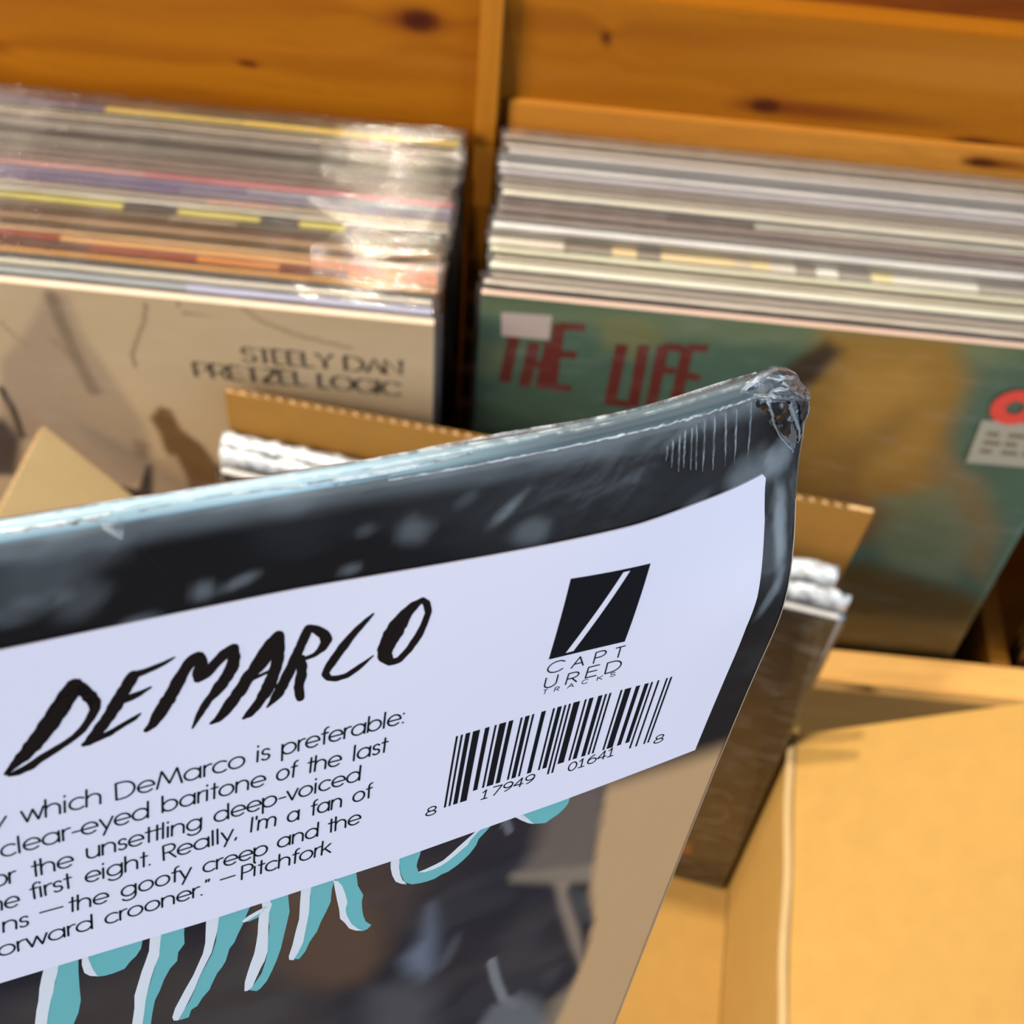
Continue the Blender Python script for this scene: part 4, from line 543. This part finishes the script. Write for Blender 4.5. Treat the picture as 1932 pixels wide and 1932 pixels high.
# ------------------------------------------------------------------ cardboard box
BY = math.radians(-5.0); bX = Vector((math.cos(BY), math.sin(BY), 0)); bY = Vector((-math.sin(BY), math.cos(BY), 0)); bZ = Vector((0, 0, 1))
BK = Vector((0.195, -0.109, 0.108))
def bp(u, w_, z): return BK + bX * u + bY * w_ + bZ * (z - 0.108)
U0, W0, W1, FZ, WT = -0.333, -0.275, 0.0455, -0.0805, 0.0036
box_root = thing('cardboard_box', 'open kraft cardboard box with raised flaps, standing before the pine bin', 'box')
mb = MB()
def slab(c0, c1, c2, c3, ext): mb.prism([c0, c1, c2, c3], ext)
slab(bp(U0, W0, FZ), bp(0, W0, FZ), bp(0, W1, FZ), bp(U0, W1, FZ), (0, 0, -WT + 0.0001))
slab(bp(0, W0, FZ), bp(0, W1, FZ), bp(0, W1, .108), bp(0, W0, .108), bX * WT)
slab(bp(U0, W0, FZ), bp(U0, W1, FZ), bp(U0, W1, .108), bp(U0, W0, .108), -bX * WT)
slab(bp(U0, W1, FZ), bp(0, W1, FZ), bp(0, W1, .108), bp(U0, W1, .108), bY * WT)
slab(bp(U0, W0, FZ), bp(0, W0, FZ), bp(0, W0, .108), bp(U0, W0, .108), -bY * WT)
mb.build('body', M['kraft'], box_root, bevel=0.0008)
def flap(corners, nrm, flute_edge=None, name='flap', wave=0.0065, m='kraft'):
    """corners: fold left, fold right, outer right, outer left (inner liner); nrm: towards the outer liner; flute_edge (i, j): raw corrugated edge"""
    mb = MB(); n = Vector(nrm).normalized(); lt = 0.0007
    c = [Vector(p) for p in corners]
    mb.prism(c, n * lt, 0); mb.prism([p + n * (WT - lt) for p in c], n * lt, 0)
    edges = [(3, 2), (0, 3), (1, 2)] if flute_edge is None else flute_edge
    for a, b in edges:
        A, B = c[a], c[b]; L = (B - A).length; k = max(int(L / wave * 10), 10); cen = sum(c, Vector()) / 4; mid = (A + B) / 2
        inw = (cen - mid); t_ = (B - A).normalized(); inw = (inw - t_ * inw.dot(t_)).normalized()
        rows = []
        for j in range(k + 1):
            s_ = L * j / k; h_ = lt + (WT - 2 * lt) * (.5 + .46 * math.sin(2 * math.pi * s_ / wave)); jag = 0.0007 * (random.random() - .6)
            p = A + t_ * s_ + n * h_ - inw * jag; rows.append([p, p + inw * 0.012])
        mb.strip(rows, 1)
        # sides of the flutes ends stay open, a thin core fills the depth
    core = [p + (sum(c, Vector()) / 4 - p).normalized() * 0.010 + n * (lt + 0.0001) for p in c]
    mb.prism(core, n * (WT - 2 * lt - 0.0002), 1)
    return mb.build(name, [M[m], M['kraft_core']], box_root)
# back flap stands straight up, right and left flaps rise outwards, the front flap hangs outwards
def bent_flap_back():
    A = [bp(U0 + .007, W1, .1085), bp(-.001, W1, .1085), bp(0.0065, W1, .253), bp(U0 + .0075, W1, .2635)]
    return flap(A, bY, [(3, 2), (1, 2), (0, 3)], 'back_flap', m='kraft_shaded')
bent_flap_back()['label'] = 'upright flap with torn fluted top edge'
ph = math.radians(35); e = bX * math.cos(ph) + bZ * math.sin(ph); nr = bX * math.sin(ph) - bZ * math.cos(ph)
P0 = bp(0.0006, 0, 0.1085); flap([P0 + bY * .0020, P0 + bY * (W0 + .004), P0 + bY * (W0 + .004) + e * .158, P0 + e * .158 - bY * .0015], nr, name='right_flap')['label'] = 'right flap leaning outwards, brightly lit'
mbf = MB(); rows = []
for k in range(41):
    c0 = bp(-0.0005 + .0006 * math.sin(k * .5), W0 + .006 + (-W0 - .012) * k / 40, 0.1080); rows.append([c0 + (bX * math.cos(a_) + bZ * math.sin(a_)) * 0.0028 for a_ in [math.radians(q) for q in range(-20, 221, 30)]])
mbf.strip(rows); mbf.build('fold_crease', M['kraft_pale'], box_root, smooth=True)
pl = math.radians(50); e = -bX * math.cos(pl) + bZ * math.sin(pl); nl = -bX * math.sin(pl) - bZ * math.cos(pl)
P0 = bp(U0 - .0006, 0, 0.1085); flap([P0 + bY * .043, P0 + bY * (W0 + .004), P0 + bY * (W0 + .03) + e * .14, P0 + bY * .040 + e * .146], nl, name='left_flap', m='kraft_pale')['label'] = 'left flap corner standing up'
pf = math.radians(-62); e = -bY * math.cos(pf) + bZ * math.sin(pf); nf_ = -bY * -math.sin(pf) * -1 - bZ * math.cos(pf)
P0 = bp(0, W0 - WT - .0006, 0.107); flap([P0 + bX * (U0 + .004), P0 + bX * -.004, P0 + bX * -.006 + e * .155, P0 + bX * (U0 + .006) + e * .155], nf_, name='front_flap')

# records standing in the box
RY = math.radians(-9.0)
def box_record(label, pr, lean, yaw, group='records standing in the cardboard box'):
    """pr: top right front corner"""
    r_ = thing('vinyl_record', label, 'record album', group=group); r_.rotation_euler = (lean, 0, yaw)
    R3 = r_.rotation_euler.to_matrix(); r_.location = Vector(pr) - R3 @ Vector((PIT, 0, PIT)); return r_
def crumple_sleeve(parent, depth, seed, m, lip=0.006, jag=0.002, puff=0.001, corner=0.0, x1=PIT + .003):
    """a soft plastic sleeve with a closed, rounded and dented top"""
    mb = MB(); nx = 90; r1 = np.random.default_rng(seed); rows = []
    prof = [(-.0005, 0), (-.0006, .2), (-.0009, .295), (-puff, PIT - .002), (-puff * .6, PIT + lip * .55), (depth * .25, PIT + lip * .95), (depth * .5, PIT + lip), (depth * .75, PIT + lip * .92), (depth + puff * .6, PIT + lip * .5), (depth + puff, PIT - .002), (depth + .0006, .2), (depth + .0005, 0)]
    xs = np.linspace(-.003, x1, nx + 1); a = vnoise(xs * 160, xs * 0 + 3, seed) - .5; b = vnoise(xs * 420, xs * 0 + 9, seed + 1) - .5
    for j, x in enumerate(xs):
        row = []
        for y, z in prof:
            t_ = min(max((z - .29) / .03, 0), 1); row.append((min(x, PIT + .0012 + (x1 - PIT) * t_), y + t_ * 0.0022 * a[j] * (1 if y > depth / 2 else -1) * (jag > .001), z + t_ * (jag * 2 * a[j] + jag * 1.3 * b[j])))
        rows.append(row)
    mb.strip(rows); n = len(prof)
    mb.f.append(tuple(range(n))); mb.m.append(0); L = len(mb.v) - n; mb.f.append(tuple(range(L, L + n))[::-1]); mb.m.append(0)
    return mb.build('plastic_sleeve', M[m], parent, smooth=True)
lean = math.radians(1.8)
a_ = box_record('thick record in puffy white plastic, rearmost of those in the cardboard box', (0.1865, -0.0945, 0.2358), math.radians(.3), math.radians(-8.9))
jacket('jacket', a_, 0.0070, [(1, (222, 222, 224))], (200, 200, 204)); crumple_sleeve(a_, 0.0072, 41, 'crinkle', 0.004, 0.0012, 0.0013, x1=PIT + .002)
b_ = box_record('record in crumpled clear plastic, middle one in the cardboard box', (0.1870, -0.1085, 0.2358), math.radians(.3), math.radians(-9.9))
jacket('jacket', b_, 0.0044, [(1, (84, 78, 76))], (70, 64, 62)); crumple_sleeve(b_, 0.0046, 57, 'crinkle', 0.0045, 0.0030, 0.0008, x1=PIT + .0065)
c_ = box_record('dark brown album with pale top edge, foremost of those in the cardboard box', (0.1875, -0.1198, 0.2359), math.radians(1.0), math.radians(-9.9))
sh = []
for st, w_, mm in (([(284.4, -192.4), (289.3, -189.1), (294.0, -188.6), (298, -191), (300.3, -194.7)], 2.6, 'softprint'), ([(289.7, -209.5), (294.9, -205.9), (298.9, -207.9), (301.2, -213.0), (300.3, -220.6), (296.3, -225.7), (285.8, -230.2)], 2.8, 'softprint'), ([(300, -82.8), (314.5, -76.5)], .9, 'softprint')):
    V2, F2 = stroke2(st, w_); sh.append((V2, F2, mm, 0.00015))
art_cover('jacket', c_, PIT, PIT, 0.0042, (74, 46, 14), [('poly', [(281.9, -264), (287, -262), (289, -277), (282, -280)], 2, (250, 160, 60), 1), ('poly', [(0, -30), (200, -40), (260, -120), (120, -250), (0, -250)], 20, (52, 40, 24), .8)], (206, 204, 204), shapes=sh, seed=31)
crumple_sleeve(c_, 0.0044, 63, 'poly', 0.0030, 0.0006, 0.0006, x1=PIT + .0030)

# ------------------------------------------------------------------ the shrink-wrapped album held up in front
SO = Vector((0.06510276, -0.39071892, 0.64124134)); sh_ = Vector((0.85621704, 0.48496915, -0.17803736)); sn = Vector((0.51010383, -0.84818152, 0.14276622))
sv = sn.cross(sh_); sv = sv if sv.z < 0 else -sv
ctl = np.array(BEND)
def tps(r): return np.where(r > 1e-9, r * r * np.log(np.maximum(r, 1e-9)), 0)
nC = len(ctl); A_ = np.zeros((nC + 3, nC + 3)); A_[:nC, :nC] = tps(np.linalg.norm(ctl[:, None, :2] - ctl[None, :, :2], axis=2)) + 30 * np.eye(nC)
A_[:nC, nC] = 1; A_[:nC, nC + 1:] = ctl[:, :2]; A_[nC:, :nC] = A_[:nC, nC:].T
Wt = np.linalg.solve(A_, np.concatenate([ctl[:, 2], np.zeros(3)]))
def bend(s, t):
    """how far the warped cover stands out of its flat plane, mm"""
    s = np.asarray(s, float); t = np.asarray(t, float); r = np.hypot(s[..., None] - ctl[:, 0], t[..., None] - ctl[:, 1])
    return tps(r) @ Wt[:-3] + Wt[-3] + Wt[-2] * s + Wt[-1] * t
def sheet(s, t, off):
    """points of the cover: s mm from the right edge (negative leftwards), t mm down, off mm out of the printed face"""
    s = np.asarray(s, float); t = np.asarray(t, float); dd = (bend(s, t) + off)[..., None] * np.array(sn)
    return (np.array(sh_) * s[..., None] + np.array(sv) * t[..., None] + dd) * 1e-3      # relative to the album's root
held = thing('vinyl_record', 'shrink-wrapped black album with white barcode sticker, held up in the foreground', 'record album', SO)
TH = 3.2; TOP = 2.5
def top_of(s):                                     # the crushed corner rounds the top edge off
    q = np.clip(s + 9, 0, 9); return TOP + 9.0 - np.sqrt(np.maximum(81 - q * q, 0.0)) * 1.0
def album_tube(extra, swr, bulge, srange=(-315, 0.0)):
    S = np.unique(np.concatenate([np.linspace(srange[0], -112, 12), np.linspace(-112, -36, 96), np.linspace(-36, srange[1], 90)]))
    rows_t = np.concatenate([np.linspace(0.35, 70, 140), np.linspace(71, 145, 90), np.linspace(150, 315, 9)])
    prof = [(t, 0.0) for t in rows_t[::-1]] + [(0.12, -0.08), (0.0 - bulge * .4, -0.35), (-bulge, -TH * .3), (-bulge * 1.1, -TH * .55), (-bulge * .6, -TH + .3), (0.15, -TH + .06)] + [(t, -TH) for t in rows_t]
    nf = len(rows_t); T = np.array([p[0] for p in prof]); Of = np.array([p[1] for p in prof])
    SS, TT = np.meshgrid(S, T); OO = np.repeat(Of[:, None], len(S), 1)
    tt = top_of(SS); TL = tt + TT * (317.5 - tt) / 315.0
    OO = np.where(OO > -TH / 2, OO + extra, OO - extra); TL = np.where((TT < 0.3), TL - extra, TL)
    if swr: OO = OO + swr(SS, TL, np.repeat((np.arange(len(T)) < nf)[:, None], len(S), 1))
    P = sheet(SS, TL, OO); n = len(S); m_ = len(T)
    fs = [(i * n + j, i * n + j + 1, (i + 1) * n + j + 1, (i + 1) * n + j) for i in range(m_ - 1) for j in range(n - 1)]
    for j in (0, n - 1):                           # close the left and right edges
        for i in range((m_ - 1) // 2):
            q = (i * n + j, (i + 1) * n + j, (m_ - 2 - i) * n + j, (m_ - 1 - i) * n + j)
            fs.append(q if len(set(q)) == 4 else tuple(dict.fromkeys(q)))
    return P.reshape(-1, 3), fs, SS, TL, OO
P, fs, SS, TL, OO = album_tube(0.0, None, 0.15)
# the print: near-black with brown and tan areas
C = np.ones(SS.shape + (3,)) * lina((16, 12, 15)); C = C * (1 + .5 * (vnoise(SS / 9, TL / 9, 3)[..., None] - .5))
C = paint(C, sstep(60, 66, TL), (32, 28, 38))
C = paint(C, sstep(.5, .8, vnoise(SS / 26, TL / 20, 17, 3)) * sstep(58, 75, TL) * .5, (74, 62, 58))
C = paint_ops(C, SS, TL, ART, 1.05)
C = paint(C, (1 - sstep(-1.2, 1.2, seg_dist(SS + .7 * (vnoise(SS / 1.5, TL / 3, 40) - .5), TL, TAN, True))) * sstep(60, 67, TL), (214, 166, 116))
C = paint(C, (OO < -0.3) * .6, (60, 62, 68))
vs = list(map(tuple, P)); cols = list(C.reshape(-1, 3)); fm = [0] * len(fs); nb = len(vs)
M['boardedge'] = mat('cream board edge', lin((196, 170, 138)), 0.6)
mats = [M['heldprint'], M['teal'], M['lwhite'], M['boardedge']]
def lay(vs, fs, fm, V2, F2, mi, off, ofs=0):
    k = len(vs); q = np.array(V2, float); vs += list(map(tuple, sheet(q[:, 0], q[:, 1], off))); fs += [tuple(k + i for i in f) for f in F2]; fm += [mi] * len(F2)
for polys, mi, off in ((TEAL, 1, 0.03), (WHITE, 2, 0.05)):
    for p in polys:
        V2, F2 = flat_poly(p, 2.0); lay(vs, fs, fm, V2, F2, mi, off)
qs = np.linspace(20, 200, 120); k = len(vs)
for t_ in qs:
    for s_, o_ in ((-.22, .02), (0.05, -.05)): vs.append(tuple(sheet(np.array(s_), np.array(t_), .10 + o_)))
fs += [(k + 2 * i, k + 2 * i + 1, k + 2 * i + 3, k + 2 * i + 2) for i in range(len(qs) - 1)]; fm += [3] * (len(qs) - 1)
cols += [np.zeros(3)] * (len(vs) - nb)
mesh_obj('jacket', vs, fs, mats, held, np.array(cols), fm, smooth=False)
# the film: a second skin with soft wrinkles, denser towards the crushed corner
def wr(S, T, front):
    w1 = (vnoise(S / 7, T / 16, 5) - .5) * .22 + (vnoise((S + T * .5) / 2.2, T / 6, 6) - .5) * .10
    pl_ = np.zeros(S.shape)
    for s0, t0, s1, t1 in PLEAT:
        u = np.clip((T - t0) / max(t1 - t0, .5), -.2, 1.2); c0 = s0 + (s1 - s0) * u; pl_ += .22 * np.exp(-((S - c0) / .28) ** 2) * sstep(-.1, .15, u) * (1 - sstep(.7, 1.15, u))
    f1 = (vnoise(S * .9 + T * .35, T / 9, 12) - .5) * .5 * np.exp(-((S + 88) / 7) ** 2) * np.exp(-(T / 14))
    return np.where(front, np.maximum(w1 * .8 + .12, .02) + pl_ + np.abs(f1), -.05)
P, fs, SS, TL, OO = album_tube(0.12, wr, 0.55)
n_s = SS.shape[1]; vs = list(map(tuple, P)); fm = [2 if len(q) == 4 and q[1] == q[0] + 1 and 239 <= q[0] // n_s <= 244 else 0 for q in fs]
# cloudiness and painted-in reflections: scuffs, loose patches and the doubled seam along the top
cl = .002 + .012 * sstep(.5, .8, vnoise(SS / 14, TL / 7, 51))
for cs, ct, rs, rt, ang, al in SCUFF_GLARE:
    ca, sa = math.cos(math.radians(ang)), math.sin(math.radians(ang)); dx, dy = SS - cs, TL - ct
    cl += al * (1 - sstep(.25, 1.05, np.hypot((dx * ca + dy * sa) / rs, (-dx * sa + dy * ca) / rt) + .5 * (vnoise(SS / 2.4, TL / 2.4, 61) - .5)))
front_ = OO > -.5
cl += np.where(front_, .13 * (1 - sstep(0.2, 3.4, TL - top_of(SS))) * (.5 + vnoise(SS / 5, TL / 1.2, 71)), 0)  # soft reflection below the top edge, painted as haze
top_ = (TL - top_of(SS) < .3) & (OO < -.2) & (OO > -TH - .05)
amt_ = .10 + .34 * (1 - sstep(-75, -35, SS)); cl = np.where(top_, amt_ * (.35 + 1.0 * vnoise(SS / 34, OO * 2.6 + 5, 81, 3)), cl)  # doubled film whitening plus its bright reflection, painted stronger to the left
cloud_glare = list(np.clip(cl, 0, 1).ravel())
ii = np.array([len(q) for q in fs])
mbx = []
def ridge(pts, widths, height, mi, base=.2):
    """a raised, rounded crease of film lying on the cover"""
    rows = []
    for i in range(len(pts)):
        a, b = pts[max(i - 1, 0)], pts[min(i + 1, len(pts) - 1)]; L = math.hypot(b[0] - a[0], b[1] - a[1]) or 1; nx, ny = -(b[1] - a[1]) / L, (b[0] - a[0]) / L
        w_ = widths[i] / 2; bs_ = base[i] if hasattr(base, '__len__') else base; rows.append([(pts[i][0] + nx * w_ * q, pts[i][1] + ny * w_ * q, bs_ + height * min(1, widths[i] * 1.2) * (1 - q * q)) for q in (-1, -.6, -.2, .2, .6, 1)])
    k = len(vs); n = 6
    for r_ in rows:
        q = np.array(r_); vs.extend(map(tuple, sheet(q[:, 0], q[:, 1], q[:, 2])))
    for i in range(len(rows) - 1):
        for j in range(n - 1): fs.append((k + i * n + j, k + i * n + j + 1, k + (i + 1) * n + j + 1, k + (i + 1) * n + j)); fm.append(mi)
rr = random.Random(4)
for s0, t0, s1, t1 in PLEAT:
    n = 12; ridge([(s0 + (s1 - s0) * u / n + rr.uniform(-.05, .05), t0 + (t1 - t0) * u / n) for u in range(n + 1)], [.10 + .22 * math.sin(math.pi * min(1, (u + .6) / n)) for u in range(n + 1)], .30, 1, .3)
# bright seam along the front top edge, and the two film layers folded over the top
for off, jit, wd, s_a, s_b in ((0.02, .10, .42, -36, -11.5), (0.0, .06, .22, -60, -30)):
    pts = []; s_ = s_a
    while s_ < s_b: pts.append((s_, float(top_of(np.array(s_))) + .05 + off + rr.uniform(-jit, jit))); s_ += .5
    ridge(pts, [wd * rr.uniform(.6, 1.3) for _ in pts], .22, 1, .1)
def top_ridge(s_a, s_b, offs, wd, jit):
    """a crease running along the top edge itself, on the thickness face"""
    k = len(vs); rows = 0; s_ = s_a; wob = rr.uniform(0, 9)
    while s_ < s_b:
        o_ = offs + .25 * math.sin(s_ * .21 + wob) + rr.uniform(-jit, jit); w_ = wd * rr.uniform(.7, 1.2)
        for q, hh in ((-1, 0), (-.5, .22), (0, .3), (.5, .22), (1, 0)):
            s2 = np.array(s_); vs.append(tuple(sheet(s2, top_of(s2) - .45 - hh, o_ + q * w_ / 2)))
        rows += 1; s_ += .6
    for i in range(rows - 1):
        for j in range(4): fs.append((k + i * 5 + j, k + i * 5 + j + 1, k + (i + 1) * 5 + j + 1, k + (i + 1) * 5 + j)); fm.append(1)
for args in ((-150, -86, -1.2, .9, .04), (-150, -88, -2.2, .5, .05), (-86, -42, -1.5, .55, .03), (-88, -30, -2.4, .5, .03), (-84, -50, -.7, .4, .03), (-60, -10, -2.9, .35, .03), (-40, -9, -1.6, .4, .06)): top_ridge(*args)
# the pinched seal in the top edge
ridge([(-86.6, 1.6), (-86.3, 2.4), (-86.0, 3.2), (-85.7, 4.0)], [1.9, 1.9, 1.3, .5], .4, 1, .0)
ridge([(-85.2, 3.0), (-83.6, 6.0), (-81.6, 9.2)], [.3, .3, .15], .12, 0, .2)
wrap = mesh_obj('shrink_wrap', vs, fs, [M['shrink'], M['shrinkfold'], M['shrinktop']], held, None, fm, smooth=True)
at = wrap.data.attributes.new('cloud_glare', 'FLOAT', 'POINT'); at.data.foreach_set('value', np.array(cloud_glare + [0.0] * (len(vs) - len(cloud_glare)), np.float32))
# crushed corner: dark crumpled lump with bright gathers
V2, F2 = flat_poly(EAR, 0.7); q = np.array(V2); dd = -seg_dist(q[:, 0], q[:, 1], EAR, True)
oo = -1.2 + 2.2 * np.sqrt(np.clip(dd / 2.6, 0, 1)) + .9 * (vnoise(q[:, 0] * .9, q[:, 1] * .9, 77) - .5) * np.clip(dd, 0, 1)
fr = sheet(q[:, 0], q[:, 1], oo); bk = sheet(q[:, 0], q[:, 1], -2.2 - (oo + 1.2) * .5); n = len(V2)
vs = list(map(tuple, fr)) + list(map(tuple, bk)); fs = [f for f in F2] + [tuple(n + i for i in f[::-1]) for f in F2]
bm = bmesh.new(); vv = [bm.verts.new((a[0], a[1], 0)) for a in V2]
for f in F2:
    bm.faces.new([vv[i] for i in f])
bm.verts.index_update()
for e_ in bm.edges:
    if len(e_.link_faces) == 1: a, b = (x.index for x in e_.verts); fs.append((a, b, n + b, n + a))
bm.free(); fm = [0] * len(fs)
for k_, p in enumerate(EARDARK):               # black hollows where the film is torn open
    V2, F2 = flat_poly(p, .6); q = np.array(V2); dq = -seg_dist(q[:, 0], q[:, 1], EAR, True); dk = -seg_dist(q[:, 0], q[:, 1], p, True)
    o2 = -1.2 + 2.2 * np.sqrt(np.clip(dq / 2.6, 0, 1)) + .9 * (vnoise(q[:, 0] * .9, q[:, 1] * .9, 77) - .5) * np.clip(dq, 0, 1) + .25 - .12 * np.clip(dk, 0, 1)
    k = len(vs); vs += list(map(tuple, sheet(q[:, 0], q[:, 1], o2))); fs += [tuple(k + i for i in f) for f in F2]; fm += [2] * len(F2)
for k_, p in enumerate(EARRIDGE):
    pts = [(x, y) for x, y, w_ in p]; wd = [w_ / 4.83 / 15.5 * (1.5 if k_ > 3 else 1.1) for x, y, w_ in p]
    fine, fw = [], []
    for i in range(len(pts) - 1):
        for k in range(5): u = k / 5; fine.append((pts[i][0] * (1 - u) + pts[i + 1][0] * u + rr.uniform(-.05, .05), pts[i][1] * (1 - u) + pts[i + 1][1] * u + rr.uniform(-.05, .05))); fw.append((wd[i] * (1 - u) + wd[i + 1] * u) * rr.uniform(.8, 1.2))
    fine.append(pts[-1]); fw.append(wd[-1])
    q = np.array(fine); dq = -seg_dist(q[:, 0], q[:, 1], EAR, True); base_ = -1.1 + 2.2 * np.sqrt(np.clip(dq / 2.6, 0, 1)) + .9 * (vnoise(q[:, 0] * .9, q[:, 1] * .9, 77) - .5) * np.clip(dq, 0, 1)
    ridge(fine, fw, .35, 1 if k_ > 3 else 3, base_ + .1)
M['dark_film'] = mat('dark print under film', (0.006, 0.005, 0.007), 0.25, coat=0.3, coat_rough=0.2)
M['grey_film'] = mat('grey gathered film', (0.10, 0.115, 0.13), 0.25, coat=0.7, coat_rough=0.12, bump=(700, .5, .0006))
M['pale_film'] = mat('pale film fold', (0.26, 0.29, 0.32), 0.25, coat=0.5, coat_rough=0.12, bump=(900, .4, .0005))
mesh_obj('crushed_corner', vs, fs, [M['grey_film'], M['shrinkfold'], M['dark_film'], M['pale_film']], held, None, fm, smooth=True)['label'] = 'torn black corner with gathered film'

# sticker: paper with its print
vs, fs, fm = [], [], []
V2, F2 = flat_poly(STICKER + [(-160, 64.9), (-160, 14.35)], 1.6); lay(vs, fs, fm, V2, F2, 0, .46)
edge = STICKER + [(-160, 64.9), (-160, 14.35)]; fine = []
for i in range(len(edge)):
    a, b = edge[i], edge[(i + 1) % len(edge)]; k = max(int(math.hypot(b[0] - a[0], b[1] - a[1]) / 1.5), 1)
    fine += [(a[0] + (b[0] - a[0]) * j / k, a[1] + (b[1] - a[1]) * j / k) for j in range(k)]
q = np.array(fine); k = len(vs); n = len(fine); vs += list(map(tuple, sheet(q[:, 0], q[:, 1], .46))) + list(map(tuple, sheet(q[:, 0], q[:, 1], .22)))
for i in range(n): fs.append((k + i, k + (i + 1) % n, k + n + (i + 1) % n, k + n + i)); fm.append(0)
for txt, s0, t0, s1, t1 in WORDS:
    for st, w_ in word_strokes(txt, s0, t0, s1, t1, 1.78, .25):
        V2, F2 = ribbon(st, [w_] * len(st)); lay(vs, fs, fm, V2, F2, 1, .49)
for st in BRUSH:
    pts, wd = [], []
    for i in range(len(st) - 1):
        L = math.hypot(st[i + 1][0] - st[i][0], st[i + 1][1] - st[i][1]); k = max(int(L / .45), 1)
        for j in range(k): u = j / k; pts.append((st[i][0] * (1 - u) + st[i + 1][0] * u, st[i][1] * (1 - u) + st[i + 1][1] * u)); wd.append((st[i][2] * (1 - u) + st[i + 1][2] * u) * rr.uniform(.90, 1.10))
    pts.append(st[-1][:2]); wd.append(st[-1][2]); V2, F2 = ribbon(pts, wd); lay(vs, fs, fm, V2, F2, 2, .49)
V2, F2 = flat_poly(LOGO, 1.2); lay(vs, fs, fm, V2, F2, 1, .49)
V2, F2 = flat_poly(SLASH, 1.2); lay(vs, fs, fm, V2, F2, 0, .52)
for ch, s0, t0, s1, t1, hmm in SMALL:
    for st, w_ in word_strokes(ch, s0, t0, s1, t1, hmm / 1.45, .20 if hmm > 1 else .11):
        V2, F2 = ribbon(st, [w_] * len(st)); lay(vs, fs, fm, V2, F2, 1, .49)
# barcode, UPC-A
LC = ['0001101', '0011001', '0010011', '0111101', '0100011', '0110001', '0101111', '0111011', '0110111', '0001011']
dg = '817949016418'; bits = '101' + ''.join(LC[int(c)] for c in dg[:6]) + '01010' + ''.join(''.join('10'[int(b)] for b in LC[int(c)]) for c in dg[6:]) + '101'
(a0, a1), (b0, b1), (c0, c1), (d0, d1) = BAR
i = 0
while i < 95:
    if bits[i] == '1':
        j = i
        while j < 95 and bits[j] == '1': j += 1
        long = i < 10 or i >= 85 or 45 <= i < 50
        def pt(u, down):
            x, y = a0 + (b0 - a0) * u, a1 + (b1 - a1) * u; X_, Y_ = c0 + (d0 - c0) * u, c1 + (d1 - c1) * u; return (x + (X_ - x) * down, y + (Y_ - y) * down)
        de = 1.0 if long else .885; g_ = .06 / 95
        V2, F2 = flat_poly([pt(i / 95 + g_, 0), pt(j / 95 - g_, 0), pt(j / 95 - g_, de / 2), pt(j / 95 - g_, de), pt(i / 95 + g_, de), pt(i / 95 + g_, de / 2)], 2.5); lay(vs, fs, fm, V2, F2, 1, .49); i = j
    else: i += 1
stk = mesh_obj('sticker', vs, fs, [M['paper'], M['ink'], M['brush']], held, None, fm)
stk['label'] = 'white paper sticker with black lettering and barcode'

# lift the whole local frame to table height (camera and lights are already there)
for o in COL.objects:
    if o.parent is None and o.type in ('MESH', 'EMPTY'): o.location.z += UP
